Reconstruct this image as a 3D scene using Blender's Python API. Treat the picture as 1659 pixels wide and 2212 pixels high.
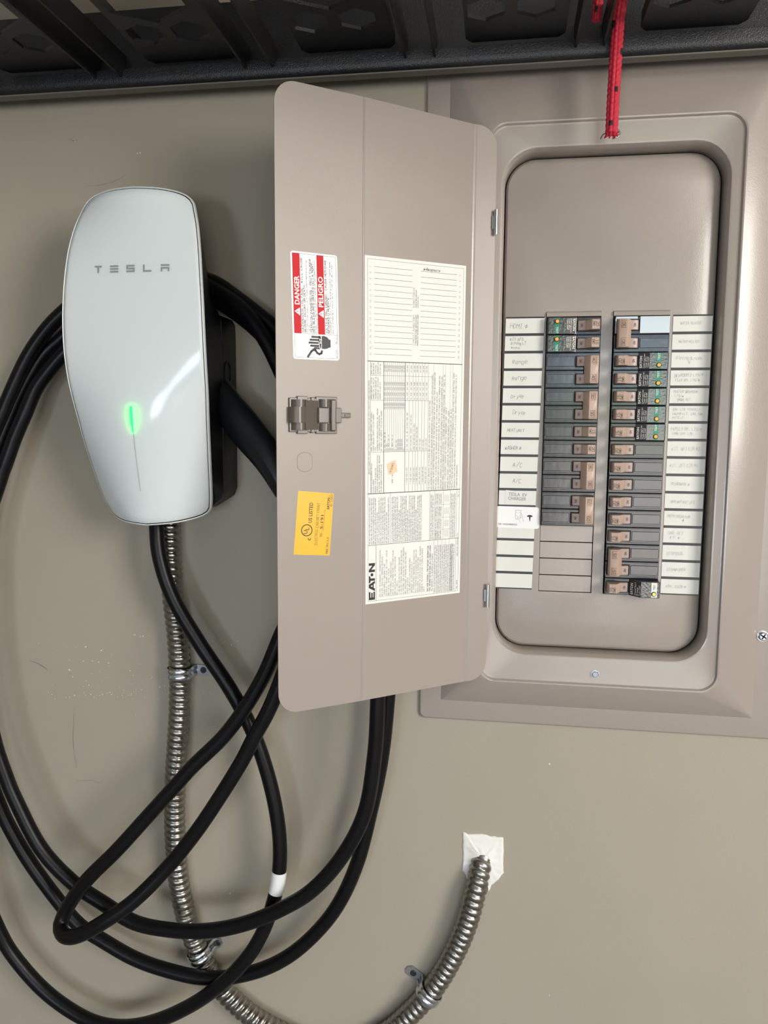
import bpy, math, random
from mathutils import Vector, Matrix, noise
from mathutils.geometry import tessellate_polygon

# ------------------------------------------------------------------ reset
for o in list(bpy.data.objects):
    bpy.data.objects.remove(o, do_unlink=True)
SC = bpy.context.scene
COL = SC.collection
random.seed(7)
R_ = math.radians

# ------------------------------------------------------------------ camera
# the wall is the plane y = 0, x to the right, z up, units metres; the camera stands 0.875 m off the wall
EYE = 1.45                     # camera height above the garage floor
DIST = 0.875
FPX = 1660.0                   # focal length in pixels of the 1659 x 2212 frame
YAW, PITCH, ROLL = R_(8.554), R_(6.160), R_(-0.417)


def cam_axes():
    cy, sy, cp, sp = math.cos(YAW), math.sin(YAW), math.cos(PITCH), math.sin(PITCH)
    fwd = Vector((-sy * cp, cy * cp, -sp))
    right = Vector((cy, sy, 0))
    down = fwd.cross(right)
    r = right * math.cos(ROLL) + down * math.sin(ROLL)
    d = -right * math.sin(ROLL) + down * math.cos(ROLL)
    return r, d, fwd


CR, CD, CF = cam_axes()
cam_d = bpy.data.cameras.new('camera')
cam_d.sensor_fit = 'VERTICAL'
cam_d.sensor_height = 36.0
cam_d.sensor_width = 27.0
cam_d.lens = FPX / 2212.0 * 36.0
cam_d.clip_start = 0.01
cam_d.clip_end = 100
cam = bpy.data.objects.new('camera', cam_d)
COL.objects.link(cam)
m = Matrix.Identity(4)
for i in range(3):
    m[i][0] = CR[i]
    m[i][1] = -CD[i]
    m[i][2] = -CF[i]
m.translation = Vector((0, -DIST, EYE))
cam.matrix_world = m
SC.camera = cam

# ------------------------------------------------------------------ world, lights, exposure
SC.view_settings.view_transform = 'Standard'
SC.view_settings.look = 'None'
SC.view_settings.gamma = 1.0
SC.view_settings.use_curve_mapping = False
SC.view_settings.exposure = 0.14

wd = bpy.data.worlds.new('daylight')
SC.world = wd
wd.use_nodes = True
nt = wd.node_tree
bg = nt.nodes['Background']
tc = nt.nodes.new('ShaderNodeTexCoord')
sep = nt.nodes.new('ShaderNodeSeparateXYZ')
rmp = nt.nodes.new('ShaderNodeValToRGB')
el = rmp.color_ramp.elements                     # driveway, trees, sky seen from the garage
el[0].position, el[0].color = 0.492, (0.62, 0.58, 0.55, 1)
el[1].position, el[1].color = 0.500, (0.20, 0.27, 0.12, 1)
for p_, c_ in ((0.522, (0.26, 0.33, 0.16, 1)), (0.538, (0.66, 0.80, 1.0, 1)), (0.80, (0.60, 0.78, 1.0, 1))):
    e_ = el.new(p_)
    e_.color = c_
mp = nt.nodes.new('ShaderNodeMapRange')
mp.inputs['From Min'].default_value = -1
mp.inputs['From Max'].default_value = 1
nt.links.new(tc.outputs['Generated'], sep.inputs[0])
nt.links.new(sep.outputs['Z'], mp.inputs['Value'])
nt.links.new(mp.outputs[0], rmp.inputs[0])
nt.links.new(rmp.outputs[0], bg.inputs['Color'])
bg.inputs['Strength'].default_value = 8.0


def area(name, loc, target, sx, sy, power, col):
    d = bpy.data.lights.new(name, 'AREA')
    d.shape = 'RECTANGLE'
    d.size, d.size_y = sx, sy
    d.energy = power
    d.color = col
    o = bpy.data.objects.new(name, d)
    COL.objects.link(o)
    o.location = loc
    o.rotation_euler = (Vector(target) - Vector(loc)).to_track_quat('-Z', 'Y').to_euler()
    return o


# daylight through the two open garage doors behind the photographer
area('daylight_door_near', (2.2, -2.1, 1.88), (0.1, 0, 1.35), 0.95, 1.05, 68, (1.0, 0.95, 0.87))
area('daylight_door_far', (-0.6, -3.3, 1.05), (-0.2, 0, 1.35), 0.5, 0.5, 16, (0.76, 0.87, 1.0))

# ------------------------------------------------------------------ helpers
WORLD_AT = {}                  # object name -> world location of its mesh origin


def W(x, y, z):
    """millimetres; x from the camera foot, y off the wall (negative = towards the viewer), z from eye height"""
    return Vector((x / 1000.0, y / 1000.0, EYE + z / 1000.0))


def at(px, py, ymm):
    """point of the vertical plane y = ymm that lies on the sight line of a photograph pixel, in mm"""
    d = CR * ((px - 829.5) / FPX) + CD * ((py - 1106.0) / FPX) + CF
    t = (ymm / 1000.0 + DIST) / d.y
    return Vector((d.x * t * 1000, ymm, d.z * t * 1000))


MATS = {}


def mat(name, rgb, rough=0.5, metal=0.0, var=0.06, vscale=30.0, bump=0.0, bscale=400.0, spec=0.5,
        emit=None, estr=0.0, coat=0.0, trans=0.0, alpha=1.0, rvar=0.0):
    if name in MATS:
        return MATS[name]
    mt = bpy.data.materials.new(name)
    mt.use_nodes = True
    n = mt.node_tree
    b = n.nodes['Principled BSDF']
    b.inputs['Roughness'].default_value = rough
    b.inputs['Metallic'].default_value = metal
    b.inputs['Specular IOR Level'].default_value = spec
    b.inputs['Coat Weight'].default_value = coat
    b.inputs['Coat Roughness'].default_value = 0.04
    b.inputs['Transmission Weight'].default_value = trans
    b.inputs['Alpha'].default_value = alpha
    co = n.nodes.new('ShaderNodeTexCoord')
    nz = n.nodes.new('ShaderNodeTexNoise')
    nz.inputs['Scale'].default_value = vscale
    nz.inputs['Detail'].default_value = 4
    n.links.new(co.outputs['Object'], nz.inputs['Vector'])
    mx = n.nodes.new('ShaderNodeMix')
    mx.data_type = 'RGBA'
    lo = tuple(c * (1 - var) for c in rgb)
    hi = tuple(min(1, c * (1 + var)) for c in rgb)
    mx.inputs[6].default_value = (*lo, 1)
    mx.inputs[7].default_value = (*hi, 1)
    n.links.new(nz.outputs['Fac'], mx.inputs[0])
    n.links.new(mx.outputs[2], b.inputs['Base Color'])
    if rvar:
        mr = n.nodes.new('ShaderNodeMapRange')
        mr.inputs['To Min'].default_value = max(0.02, rough - rvar)
        mr.inputs['To Max'].default_value = rough + rvar
        n.links.new(nz.outputs['Fac'], mr.inputs['Value'])
        n.links.new(mr.outputs[0], b.inputs['Roughness'])
    if bump:
        nb = n.nodes.new('ShaderNodeTexNoise')
        nb.inputs['Scale'].default_value = bscale
        nb.inputs['Detail'].default_value = 2
        n.links.new(co.outputs['Object'], nb.inputs['Vector'])
        bp = n.nodes.new('ShaderNodeBump')
        bp.inputs['Strength'].default_value = bump
        bp.inputs['Distance'].default_value = 0.001
        n.links.new(nb.outputs['Fac'], bp.inputs['Height'])
        n.links.new(bp.outputs[0], b.inputs['Normal'])
    if emit:
        b.inputs['Emission Color'].default_value = (*emit, 1)
        b.inputs['Emission Strength'].default_value = estr
    MATS[name] = mt
    return mt


class MB:
    """collects faces (millimetres, W frame) of one mesh object with several materials"""

    def __init__(s):
        s.v, s.f, s.mi, s.mats = [], [], [], []

    def m(s, mt):
        if mt not in s.mats:
            s.mats.append(mt)
        return s.mats.index(mt)

    def face(s, pts, mt):
        i = len(s.v)
        s.v += [tuple(p) for p in pts]
        s.f.append(tuple(range(i, i + len(pts))))
        s.mi.append(s.m(mt))

    def grid(s, rows, mt, closed=False, mfn=None):
        """rows: list of point rows of equal length; quads between neighbours"""
        i0 = len(s.v)
        n = len(rows[0])
        for r in rows:
            s.v += [tuple(p) for p in r]
        k = s.m(mt)
        for a in range(len(rows) - 1):
            for b in range(n if closed else n - 1):
                c = (b + 1) % n
                s.f.append((i0 + a * n + b, i0 + a * n + c, i0 + (a + 1) * n + c, i0 + (a + 1) * n + b))
                s.mi.append(mfn(a, b) if mfn else k)
        return i0

    def cap(s, pts, mt, flip=False):
        s.face(list(reversed(pts)) if flip else pts, mt)

    def box(s, x0, x1, y0, y1, z0, z1, mt, bev=0.0):
        """axis-aligned box with chamfered edges"""
        s.hull([(x0, x1), (y0, y1), (z0, z1)], mt, bev)

    def hull(s, ex, mt, bev, fn=None):
        (x0, x1), (y0, y1), (z0, z1) = ex
        fn = fn or (lambda x, y, z: (x, y, z))
        b = min(bev, (x1 - x0) * .45, (y1 - y0) * .45, (z1 - z0) * .45)
        if b <= 0:
            c = [fn(x, y, z) for x in (x0, x1) for y in (y0, y1) for z in (z0, z1)]
            for q in ((0, 1, 3, 2), (4, 6, 7, 5), (0, 4, 5, 1), (2, 3, 7, 6), (0, 2, 6, 4), (1, 5, 7, 3)):
                s.face([c[i] for i in q], mt)
            return
        # chamfered box: inner and outer coordinates
        i0 = len(s.v)
        idx = {}
        for sx in (0, 1):
            for sy in (0, 1):
                for sz in (0, 1):
                    X, Y, Z = (x0, x1)[sx], (y0, y1)[sy], (z0, z1)[sz]
                    xi = X + (b if sx == 0 else -b)
                    yi = Y + (b if sy == 0 else -b)
                    zi = Z + (b if sz == 0 else -b)
                    for a, p in enumerate(((X, yi, zi), (xi, Y, zi), (xi, yi, Z))):
                        idx[(sx, sy, sz, a)] = len(s.v)
                        s.v.append(tuple(fn(*p)))
        k = s.m(mt)

        def F(*q):
            s.f.append(tuple(idx[i] for i in q))
            s.mi.append(k)
        for sx in (0, 1):
            q = [(sx, 0, 0, 0), (sx, 1, 0, 0), (sx, 1, 1, 0), (sx, 0, 1, 0)]
            F(*(q if sx else q[::-1]))
        for sy in (0, 1):
            q = [(0, sy, 0, 1), (1, sy, 0, 1), (1, sy, 1, 1), (0, sy, 1, 1)]
            F(*(q[::-1] if sy else q))
        for sz in (0, 1):
            q = [(0, 0, sz, 2), (1, 0, sz, 2), (1, 1, sz, 2), (0, 1, sz, 2)]
            F(*(q if sz else q[::-1]))
        for sx in (0, 1):
            for sy in (0, 1):
                F((sx, sy, 0, 0), (sx, sy, 1, 0), (sx, sy, 1, 1), (sx, sy, 0, 1))
        for sx in (0, 1):
            for sz in (0, 1):
                F((sx, 0, sz, 0), (sx, 1, sz, 0), (sx, 1, sz, 2), (sx, 0, sz, 2))
        for sy in (0, 1):
            for sz in (0, 1):
                F((0, sy, sz, 1), (1, sy, sz, 1), (1, sy, sz, 2), (0, sy, sz, 2))
        for sx in (0, 1):
            for sy in (0, 1):
                for sz in (0, 1):
                    F((sx, sy, sz, 0), (sx, sy, sz, 1), (sx, sy, sz, 2))

    def cyl(s, c, axis, r, h, mt, n=20, r2=None, bev=0.0):
        """cylinder from point c along axis, height h, chamfered far end"""
        a = Vector(axis).normalized()
        u = a.orthogonal().normalized()
        w = a.cross(u)
        c = Vector(c)
        r2 = r if r2 is None else r2
        lev = [(0, r), (h - bev, r2), (h, r2 - bev)] if bev else [(0, r), (h, r2)]
        rows = [[c + a * t + (u * math.cos(2 * math.pi * i / n) + w * math.sin(2 * math.pi * i / n)) * q
                 for i in range(n)] for t, q in lev]
        s.grid(rows, mt, closed=True)
        s.cap(rows[-1], mt)
        s.cap(rows[0], mt, True)

    def build(s, name, parent=None, origin=None, smooth=35):
        me = bpy.data.meshes.new(name)
        if parent is not None:
            o = WORLD_AT[parent.name]
        else:
            o = Vector(origin) if origin is not None else W(*s.v[0])
        me.from_pydata([tuple(W(*p) - o) for p in s.v], [], s.f)
        for mt in s.mats:
            me.materials.append(mt)
        me.polygons.foreach_set('material_index', s.mi)
        import bmesh
        bm = bmesh.new()
        bm.from_mesh(me)
        bmesh.ops.remove_doubles(bm, verts=bm.verts, dist=1e-6)
        bmesh.ops.recalc_face_normals(bm, faces=bm.faces)
        bm.to_mesh(me)
        bm.free()
        if smooth:
            me.polygons.foreach_set('use_smooth', [True] * len(me.polygons))
            me.set_sharp_from_angle(angle=R_(smooth))
        me.update()
        ob = bpy.data.objects.new(name, me)
        COL.objects.link(ob)
        if parent is not None:
            ob.parent = parent
        else:
            ob.location = o
        WORLD_AT[ob.name] = o
        return ob


def tag(o, label=None, cat=None, group=None, kind=None):
    for k, v in (('label', label), ('category', cat), ('group', group), ('kind', kind)):
        if v:
            o[k] = v
    return o


def empty(name, p, label, cat, group=None):
    o = bpy.data.objects.new(name, None)
    o.empty_display_size = 0.02
    COL.objects.link(o)
    o.location = W(*p)
    WORLD_AT[o.name] = W(*p)
    return tag(o, label, cat, group)


def rrect(x0, x1, z0, z1, r, n=8):
    """rounded rectangle, counter-clockwise seen from the room, starting at the lower right corner arc"""
    pts = []
    for cx, cz, a0 in ((x1 - r, z0 + r, -90), (x1 - r, z1 - r, 0), (x0 + r, z1 - r, 90), (x0 + r, z0 + r, 180)):
        for i in range(n + 1):
            a = R_(a0 + 90.0 * i / n)
            pts.append((cx + r * math.cos(a), cz + r * math.sin(a)))
    return pts


def fill(mb, outer, holes, mp, mt):
    polys = [[Vector((p[0], p[1], 0)) for p in outer]] + [[Vector((p[0], p[1], 0)) for p in h] for h in holes]
    flat = [p for q in polys for p in q]
    i0 = len(mb.v)
    mb.v += [tuple(mp(p.x, p.y)) for p in flat]
    k = mb.m(mt)
    for t in tessellate_polygon(polys):
        mb.f.append(tuple(i0 + i for i in t))
        mb.mi.append(k)


def catmull(pts, step):
    """Catmull-Rom through 3-D points, resampled about every step (same unit)"""
    P = [Vector(p) for p in pts]
    P = [P[0] * 2 - P[1]] + P + [P[-1] * 2 - P[-2]]
    dense = []
    for i in range(1, len(P) - 2):
        a, b, c, d = P[i - 1], P[i], P[i + 1], P[i + 2]
        n = max(2, int((c - b).length / step * 4))
        for j in range(n):
            t = j / n
            dense.append(0.5 * ((2 * b) + (c - a) * t + (2 * a - 5 * b + 4 * c - d) * t * t + (3 * b - a - 3 * c + d) * t ** 3))
    dense.append(P[-2])
    out, acc = [dense[0]], 0.0
    for i in range(1, len(dense)):
        acc += (dense[i] - dense[i - 1]).length
        if acc >= step:
            out.append(dense[i])
            acc = 0.0
    out.append(dense[-1])
    return out


def frames(path):
    t0 = (path[1] - path[0]).normalized()
    u = t0.orthogonal().normalized()
    fr = []
    for i in range(len(path)):
        t = (path[min(i + 1, len(path) - 1)] - path[max(i - 1, 0)]).normalized()
        u = (u - t * u.dot(t)).normalized()
        fr.append((t, u, t.cross(u)))
    return fr


def tube(mb, path, rad, mt, n=16, mfn=None, caps=True):
    """rad(i, s, phi) radius in mm or a number"""
    fr = frames(path)
    rows, s = [], 0.0
    for i, p in enumerate(path):
        if i:
            s += (path[i] - path[i - 1]).length
        t, u, w = fr[i]
        row = []
        for k in range(n):
            a = 2 * math.pi * k / n
            r = rad(i, s, a) if callable(rad) else rad
            row.append(p + (u * math.cos(a) + w * math.sin(a)) * r)
        rows.append(row)
    mb.grid(rows, mt, closed=True, mfn=mfn)
    if caps:
        mb.cap(rows[-1], mt)
        mb.cap(rows[0], mt, True)


# ------------------------------------------------------------------ lettering
G = {
    'A': '00 26 40|12 32', 'B': '00 06 36 45 43 33 03|33 42 41 30 00', 'C': '45 36 16 05 01 10 30 41',
    'D': '00 06 26 44 42 20 00', 'E': '40 00 06 46|03 33', 'F': '00 06 46|03 33', 'G': '45 36 16 05 01 10 30 41 43 23',
    'H': '00 06|40 46|03 43', 'I': '20 26|10 30|16 36', 'J': '01 10 20 31 36', 'K': '00 06|46 02|13 40', 'L': '06 00 40',
    'M': '00 06 23 46 40', 'N': '00 06 40 46', 'O': '10 01 05 16 36 45 41 30 10', 'P': '00 06 36 45 44 33 03',
    'Q': '10 01 05 16 36 45 41 30 10|22 40', 'R': '00 06 36 45 44 33 03|23 40', 'S': '01 10 30 41 42 33 13 04 05 16 36 45',
    'T': '20 26|06 46', 'U': '06 01 10 30 41 46', 'V': '06 20 46', 'W': '06 10 24 30 46', 'X': '00 46|06 40', 'Y': '06 23 46|23 20',
    'Z': '06 46 00 40', '0': '10 01 05 16 36 45 41 30 10', '1': '15 26 20|10 30', '2': '05 16 36 45 44 00 40',
    '3': '05 16 36 45 44 33 13|33 42 41 30 10 01', '4': '30 36 02 42', '5': '46 06 03 33 42 41 30 10 01',
    '6': '36 16 05 01 10 30 41 42 33 03', '7': '06 46 10', '8': '13 04 05 16 36 45 44 33 13 02 01 10 30 41 42 33',
    '9': '10 30 41 45 36 16 05 04 13 43', '.': '20 21', ',': '21 10', '-': '13 33', '/': '00 46', ':': '21 22|24 25',
    '(': '36 25 21 30', ')': '16 25 21 10', '#': '10 16|30 36|02 42|04 44', '&': '40 05 16 25 02 01 10 20 42', "'": '25 26',
    '=': '02 42|04 44', '!': '26 22|20 21', '%': '00 46', '*': '22 24|13 33', '_': '00 40', '+': '13 33|22 24',
    '\u00a2': '03 14 34 43 42 31 11 02 03|10 36',
    'a': '34 14 03 01 10 30|34 30 40', 'b': '06 00 30 41 43 34 04', 'c': '43 34 14 03 01 10 40', 'd': '46 40 10 01 03 14 44',
    'e': '02 42 43 34 14 03 01 10 40', 'f': '45 36 26 15 10|03 33', 'g': '40 10 01 03 14 44 4x 3y 0y', 'h': '06 00|03 14 34 43 40',
    'i': '20 24|25 26', 'j': '24 2x 0y|25 26', 'k': '06 00|34 02 40', 'l': '20 26', 'm': '00 04|03 14 23 20|23 34 43 40',
    'n': '00 04|03 14 34 43 40', 'o': '10 01 03 14 34 43 41 30 10', 'p': '0y 04 34 43 41 30 00', 'q': '4y 44 14 03 01 10 40',
    'r': '00 04|02 14 34', 's': '00 30 41 32 12 03 14 44', 't': '26 21 30 40|04 44', 'u': '04 01 10 30 41|44 40', 'v': '04 20 44',
    'w': '04 10 23 30 44', 'x': '00 44|04 40', 'y': '04 20|44 0y', 'z': '04 44 00 40',
}
for k in list(G):
    G[k] = [[(int(q[0]), {'x': -1, 'y': -2}.get(q[1], None) if q[1] in 'xy' else int(q[1])) for q in st.split()] for st in G[k].split('|')]


def ribbon(mb, pts, w, mp, mt):
    for (a, b), (c, d) in zip(pts[:-1], pts[1:]):
        L = math.hypot(c - a, d - b)
        if L < 1e-6:
            continue
        ux, uy = (c - a) / L * w / 2, (d - b) / L * w / 2
        a2, b2, c2, d2 = a - ux * .8, b - uy * .8, c + ux * .8, d + uy * .8
        mb.face([mp(a2 - uy, b2 + ux), mp(a2 + uy, b2 - ux), mp(c2 + uy, d2 - ux), mp(c2 - uy, d2 + ux)], mt)


def stroke(mb, text, o, h, w, mp, mt, ang=0, align='l', fit=None, jit=0.0, slant=0.0, gap=1.6):
    """single-line lettering; o origin in sheet coordinates, ang reading direction in degrees, h cap height"""
    k = h / 6.0
    adv = (4 + gap)
    n = len(text)
    total = (n * adv - gap) * k
    sx = 1.0
    if fit and n:
        sx = fit / total
        total = fit
    ca, sa = math.cos(R_(ang)), math.sin(R_(ang))
    x = {'l': 0, 'c': -total / 2, 'r': -total}[align]
    for ch in text:
        gl = G.get(ch) or G.get(ch.upper())
        dy = random.uniform(-jit, jit) * h * .12
        sc = 1 + random.uniform(-jit, jit) * .18
        if gl:
            for st in gl:
                pts = []
                for gx, gy in st:
                    X = x + (gx + random.uniform(-jit, jit) * .35 + slant * gy) * k * sx * sc
                    Y = dy + (gy + random.uniform(-jit, jit) * .35) * k * sc
                    pts.append((o[0] + X * ca - Y * sa, o[1] + X * sa + Y * ca))
                ribbon(mb, pts, w, mp, mt)
        x += (adv * k * sx) * (0.62 if ch == ' ' else 1)


_FC = {}


def font(mb, text, o, h, mp, mt, ang=0, align='l', bold=0.0, fit=None):
    """filled lettering from the built-in font; h is the cap height"""
    key = (text, bold)
    if key not in _FC:
        cu = bpy.data.curves.new('lettering', 'FONT')
        cu.body = text
        cu.size = 1.0
        cu.offset = bold
        cu.resolution_u = 2
        cu.fill_mode = 'FRONT'
        ob = bpy.data.objects.new('lettering', cu)
        COL.objects.link(ob)
        bpy.context.view_layer.update()
        me = ob.evaluated_get(bpy.context.evaluated_depsgraph_get()).to_mesh()
        _FC[key] = ([(v.co.x, v.co.y) for v in me.vertices], [tuple(p.vertices) for p in me.polygons])
        bpy.data.objects.remove(ob, do_unlink=True)
        bpy.data.curves.remove(cu)
    vs, fs = _FC[key]
    if not vs:
        return
    x0, x1 = min(v[0] for v in vs), max(v[0] for v in vs)
    k = h / 0.69
    kx = fit / (x1 - x0) if fit else k
    ox = {'l': -x0, 'c': -(x0 + x1) / 2, 'r': -x1}[align]
    ca, sa = math.cos(R_(ang)), math.sin(R_(ang))
    i0 = len(mb.v)
    for vx, vy in vs:
        X, Y = (vx + ox) * kx, vy * k
        mb.v.append(tuple(mp(o[0] + X * ca - Y * sa, o[1] + X * sa + Y * ca)))
    kk = mb.m(mt)
    for f in fs:
        mb.f.append(tuple(i0 + i for i in f))
        mb.mi.append(kk)


def rect2(mb, x0, x1, z0, z1, mp, mt):
    mb.face([mp(x0, z0), mp(x1, z0), mp(x1, z1), mp(x0, z1)], mt)


def frame2(mb, x0, x1, z0, z1, w, mp, mt):
    rect2(mb, x0, x1, z0, z0 + w, mp, mt)
    rect2(mb, x0, x1, z1 - w, z1, mp, mt)
    rect2(mb, x0, x0 + w, z0 + w, z1 - w, mp, mt)
    rect2(mb, x1 - w, x1, z0 + w, z1 - w, mp, mt)


# ------------------------------------------------------------------ materials
wall_m = mat('beige_wall_paint', (0.365, 0.327, 0.264), 0.40, var=0.05, vscale=6, bump=0.10, bscale=320, spec=0.35)
paint = mat('taupe_enamel', (0.325, 0.280, 0.250), 0.27, var=0.03, vscale=12, bump=0.10, bscale=800, spec=0.5, coat=0.35)
paint.node_tree.nodes['Principled BSDF'].inputs['Coat Roughness'].default_value = 0.16
paint_d = mat('taupe_enamel_door', (0.325, 0.280, 0.250), 0.38, var=0.03, vscale=12, bump=0.06, bscale=800, spec=0.4)
paint_in = mat('taupe_enamel_interior', (0.335, 0.290, 0.260), 0.27, var=0.03, vscale=10, bump=0.10, bscale=800, spec=0.5, coat=0.35)
paint_in.node_tree.nodes['Principled BSDF'].inputs['Coat Roughness'].default_value = 0.12
white_p = mat('white_paper', (0.75, 0.745, 0.72), 0.55, var=0.02, vscale=60)
cream_p = mat('cream_card', (0.70, 0.695, 0.65), 0.5, var=0.02, vscale=60)
vinyl = mat('white_vinyl', (0.80, 0.80, 0.80), 0.3, var=0.02)
ink = mat('black_ink', (0.018, 0.018, 0.018), 0.5, var=0.1)
pen = mat('ballpoint_ink', (0.09, 0.09, 0.10), 0.5, var=0.2)
pencil = mat('faded_pencil', (0.36, 0.36, 0.35), 0.5, var=0.2)
grey_ink = mat('grey_print', (0.16, 0.16, 0.17), 0.5, var=0.1)
red_ink = mat('red_print', (0.56, 0.010, 0.018), 0.5, var=0.04, spec=0.2)
yellow_p = mat('yellow_label', (0.80, 0.44, 0.02), 0.38, var=0.04, vscale=40)
peach_p = mat('peach_sticker', (0.80, 0.55, 0.37), 0.5, var=0.03)
black_pl = mat('black_breaker_plastic', (0.026, 0.028, 0.034), 0.16, var=0.12, vscale=120, bump=0.05, bscale=150, spec=0.75, rvar=0.05)
black_matte = mat('black_recess', (0.008, 0.008, 0.009), 0.7, var=0.1)
black_strip = mat('black_label_strip', (0.022, 0.024, 0.025), 0.35, var=0.1)
tan_pl = mat('tan_toggle_plastic', (0.43, 0.305, 0.240), 0.38, var=0.05, vscale=90)
pink_pl = mat('rosy_toggle_plastic', (0.35, 0.262, 0.232), 0.38, var=0.05, vscale=90)
green_l = mat('green_test_band', (0.015, 0.22, 0.135), 0.3, var=0.1)
orange_b = mat('orange_button', (0.90, 0.42, 0.06), 0.4, var=0.03)
yellow_b = mat('yellow_button', (0.80, 0.70, 0.22), 0.4, var=0.03)
holo = mat('clear_film_label', (0.06, 0.07, 0.055), 0.16, var=0.4, vscale=420, bump=0.30, bscale=420, spec=0.9)
sky_refl = mat('pale_blue_sky_reflection', (0.58, 0.66, 0.72), 0.15, var=0.03, spec=0.6)  # pale blue imitates the sky mirrored in a breaker front
glass_w = mat('white_glass', (0.665, 0.72, 0.735), 0.12, var=0.008, vscale=4, spec=0.28, coat=0.0)
gb = glass_w.node_tree.nodes['Principled BSDF']
gb.inputs['Subsurface Weight'].default_value = 0.55
gb.inputs['Subsurface Radius'].default_value = (1, 1, 1)
gb.inputs['Subsurface Scale'].default_value = 0.011
trim_w = mat('pale_grey_trim', (0.62, 0.65, 0.65), 0.25, var=0.02)
silver_l = mat('silver_print', (0.31, 0.33, 0.34), 0.35, metal=0.2, var=0.03)
ev_black = mat('black_charger_body', (0.006, 0.006, 0.007), 0.45, var=0.1, bump=0.06, bscale=900, spec=0.25)
rubber = mat('black_cable_rubber', (0.004, 0.004, 0.005), 0.36, var=0.3, vscale=60, bump=0.05, bscale=600, spec=0.22)
grip_m = mat('charcoal_handle_plastic', (0.008, 0.009, 0.011), 0.38, var=0.1, bump=0.05, bscale=900, spec=0.32)
led = mat('green_status_led', (0.05, 0.8, 0.2), 0.4, emit=(0.0, 1.0, 0.01), estr=24.0)
steel = mat('galvanised_steel', (0.33, 0.315, 0.29), 0.30, metal=1.0, var=0.12, vscale=80, rvar=0.08)
zinc = mat('bright_zinc', (0.62, 0.66, 0.70), 0.24, metal=1.0, var=0.08, vscale=120)
zinc_d = mat('dull_zinc_tab', (0.30, 0.31, 0.33), 0.42, metal=0.7, var=0.08, vscale=120)
latch_m = mat('brown_latch_plastic', (0.105, 0.088, 0.073), 0.28, var=0.06)
caulk = mat('white_caulk', (0.78, 0.77, 0.73), 0.55, var=0.03, bump=0.2, bscale=160)
resin = mat('black_shelf_resin', (0.006, 0.0065, 0.008), 0.36, var=0.15, vscale=200, bump=0.45, bscale=900, spec=0.6)
resin_s = mat('black_shelf_resin_smooth', (0.007, 0.0075, 0.009), 0.5, var=0.1, vscale=100, bump=0.12, bscale=700)
red_y = mat('red_rope_yarn', (0.55, 0.018, 0.045), 0.62, var=0.25, vscale=500, bump=0.3, bscale=1800)
blk_y = mat('black_rope_yarn', (0.012, 0.010, 0.010), 0.7, var=0.2)
bin_m = mat('cloudy_bin_plastic', (0.11, 0.09, 0.068), 0.4, var=0.15, vscale=20)
speck_m = mat('white_paint_speck', (0.72, 0.70, 0.66), 0.5)
scuff_m = mat('dark_scuff', (0.17, 0.15, 0.13), 0.6, var=0.3)
concrete = mat('concrete_floor', (0.22, 0.21, 0.20), 0.7, var=0.12, vscale=3)
ceil_m = mat('white_ceiling', (0.70, 0.69, 0.66), 0.8, var=0.03, vscale=2)

# ================================================================== THE ROOM
XL, XR, YB = -2900.0, 2900.0, -6000.0
mb = MB()
wo = [(XL, -1450), (XR, -1450), (XR, 1050), (XL, 1050)]
wh = [(-55, -300), (274, -300), (274, 385), (-55, 385)]            # cut-out for the recessed panel box
fill(mb, wo, [wh], lambda x, z: (x, 0.0, z), wall_m)
mb.grid([[(x, 0.0, z) for x, z in wh], [(x, 100.0, z) for x, z in wh]], wall_m, closed=True)
mb.face([(x, 100.0, z) for x, z in wh], wall_m)
mb.grid([[(x, 0.0, z) for x, z in wo], [(x, 120.0, z) for x, z in wo]], wall_m, closed=True)
mb.face([(x, 120.0, z) for x, z in wo], wall_m)
wall = tag(mb.build('wall_back', origin=W(0, 0, -1450)), 'beige painted garage wall behind the panel and charger', kind='structure')
mb = MB()
mb.box(XL, XR, YB, 120, -1550, -1450, concrete)
tag(mb.build('floor', origin=W(0, -2000, -1450)), 'grey concrete garage floor', kind='structure')
mb = MB()
mb.box(XL, XR, YB, 120, 1050, 1150, ceil_m)
tag(mb.build('ceiling', origin=W(0, -2000, 1050)), 'white garage ceiling', kind='structure')
for nm, x0, x1 in (('wall_left', XL - 100, XL), ('wall_right', XR, XR + 100)):
    mb = MB()
    mb.box(x0, x1, YB, 120, -1450, 1050, wall_m)
    tag(mb.build(nm, origin=W(x0, -2000, -1450)), 'beige painted garage side wall', kind='structure')


mb = MB()
fill(mb, wo, [[(450, -1450.0 + 1), (2600, -1450.0 + 1), (2600, 760), (450, 760)]], lambda x, z: (x, YB, z), wall_m)
tag(mb.build('wall_front', origin=W(0, YB, -1450)), 'garage front wall with the open garage door', kind='structure')


def wdot(mb, px, py, r, mt, n=7):
    c = at(px, py, 0)
    a0 = random.random() * 6
    ring = [(c.x + r * math.cos(a0 + 6.283 * i / n) * random.uniform(.6, 1.2), -0.35, c.z + r * math.sin(a0 + 6.283 * i / n) * random.uniform(.6, 1.2)) for i in range(n)]
    base = [(x, 0.1, z) for x, y, z in ring]
    mb.grid([base, ring], mt, closed=True)
    mb.cap(ring, mt)


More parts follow.
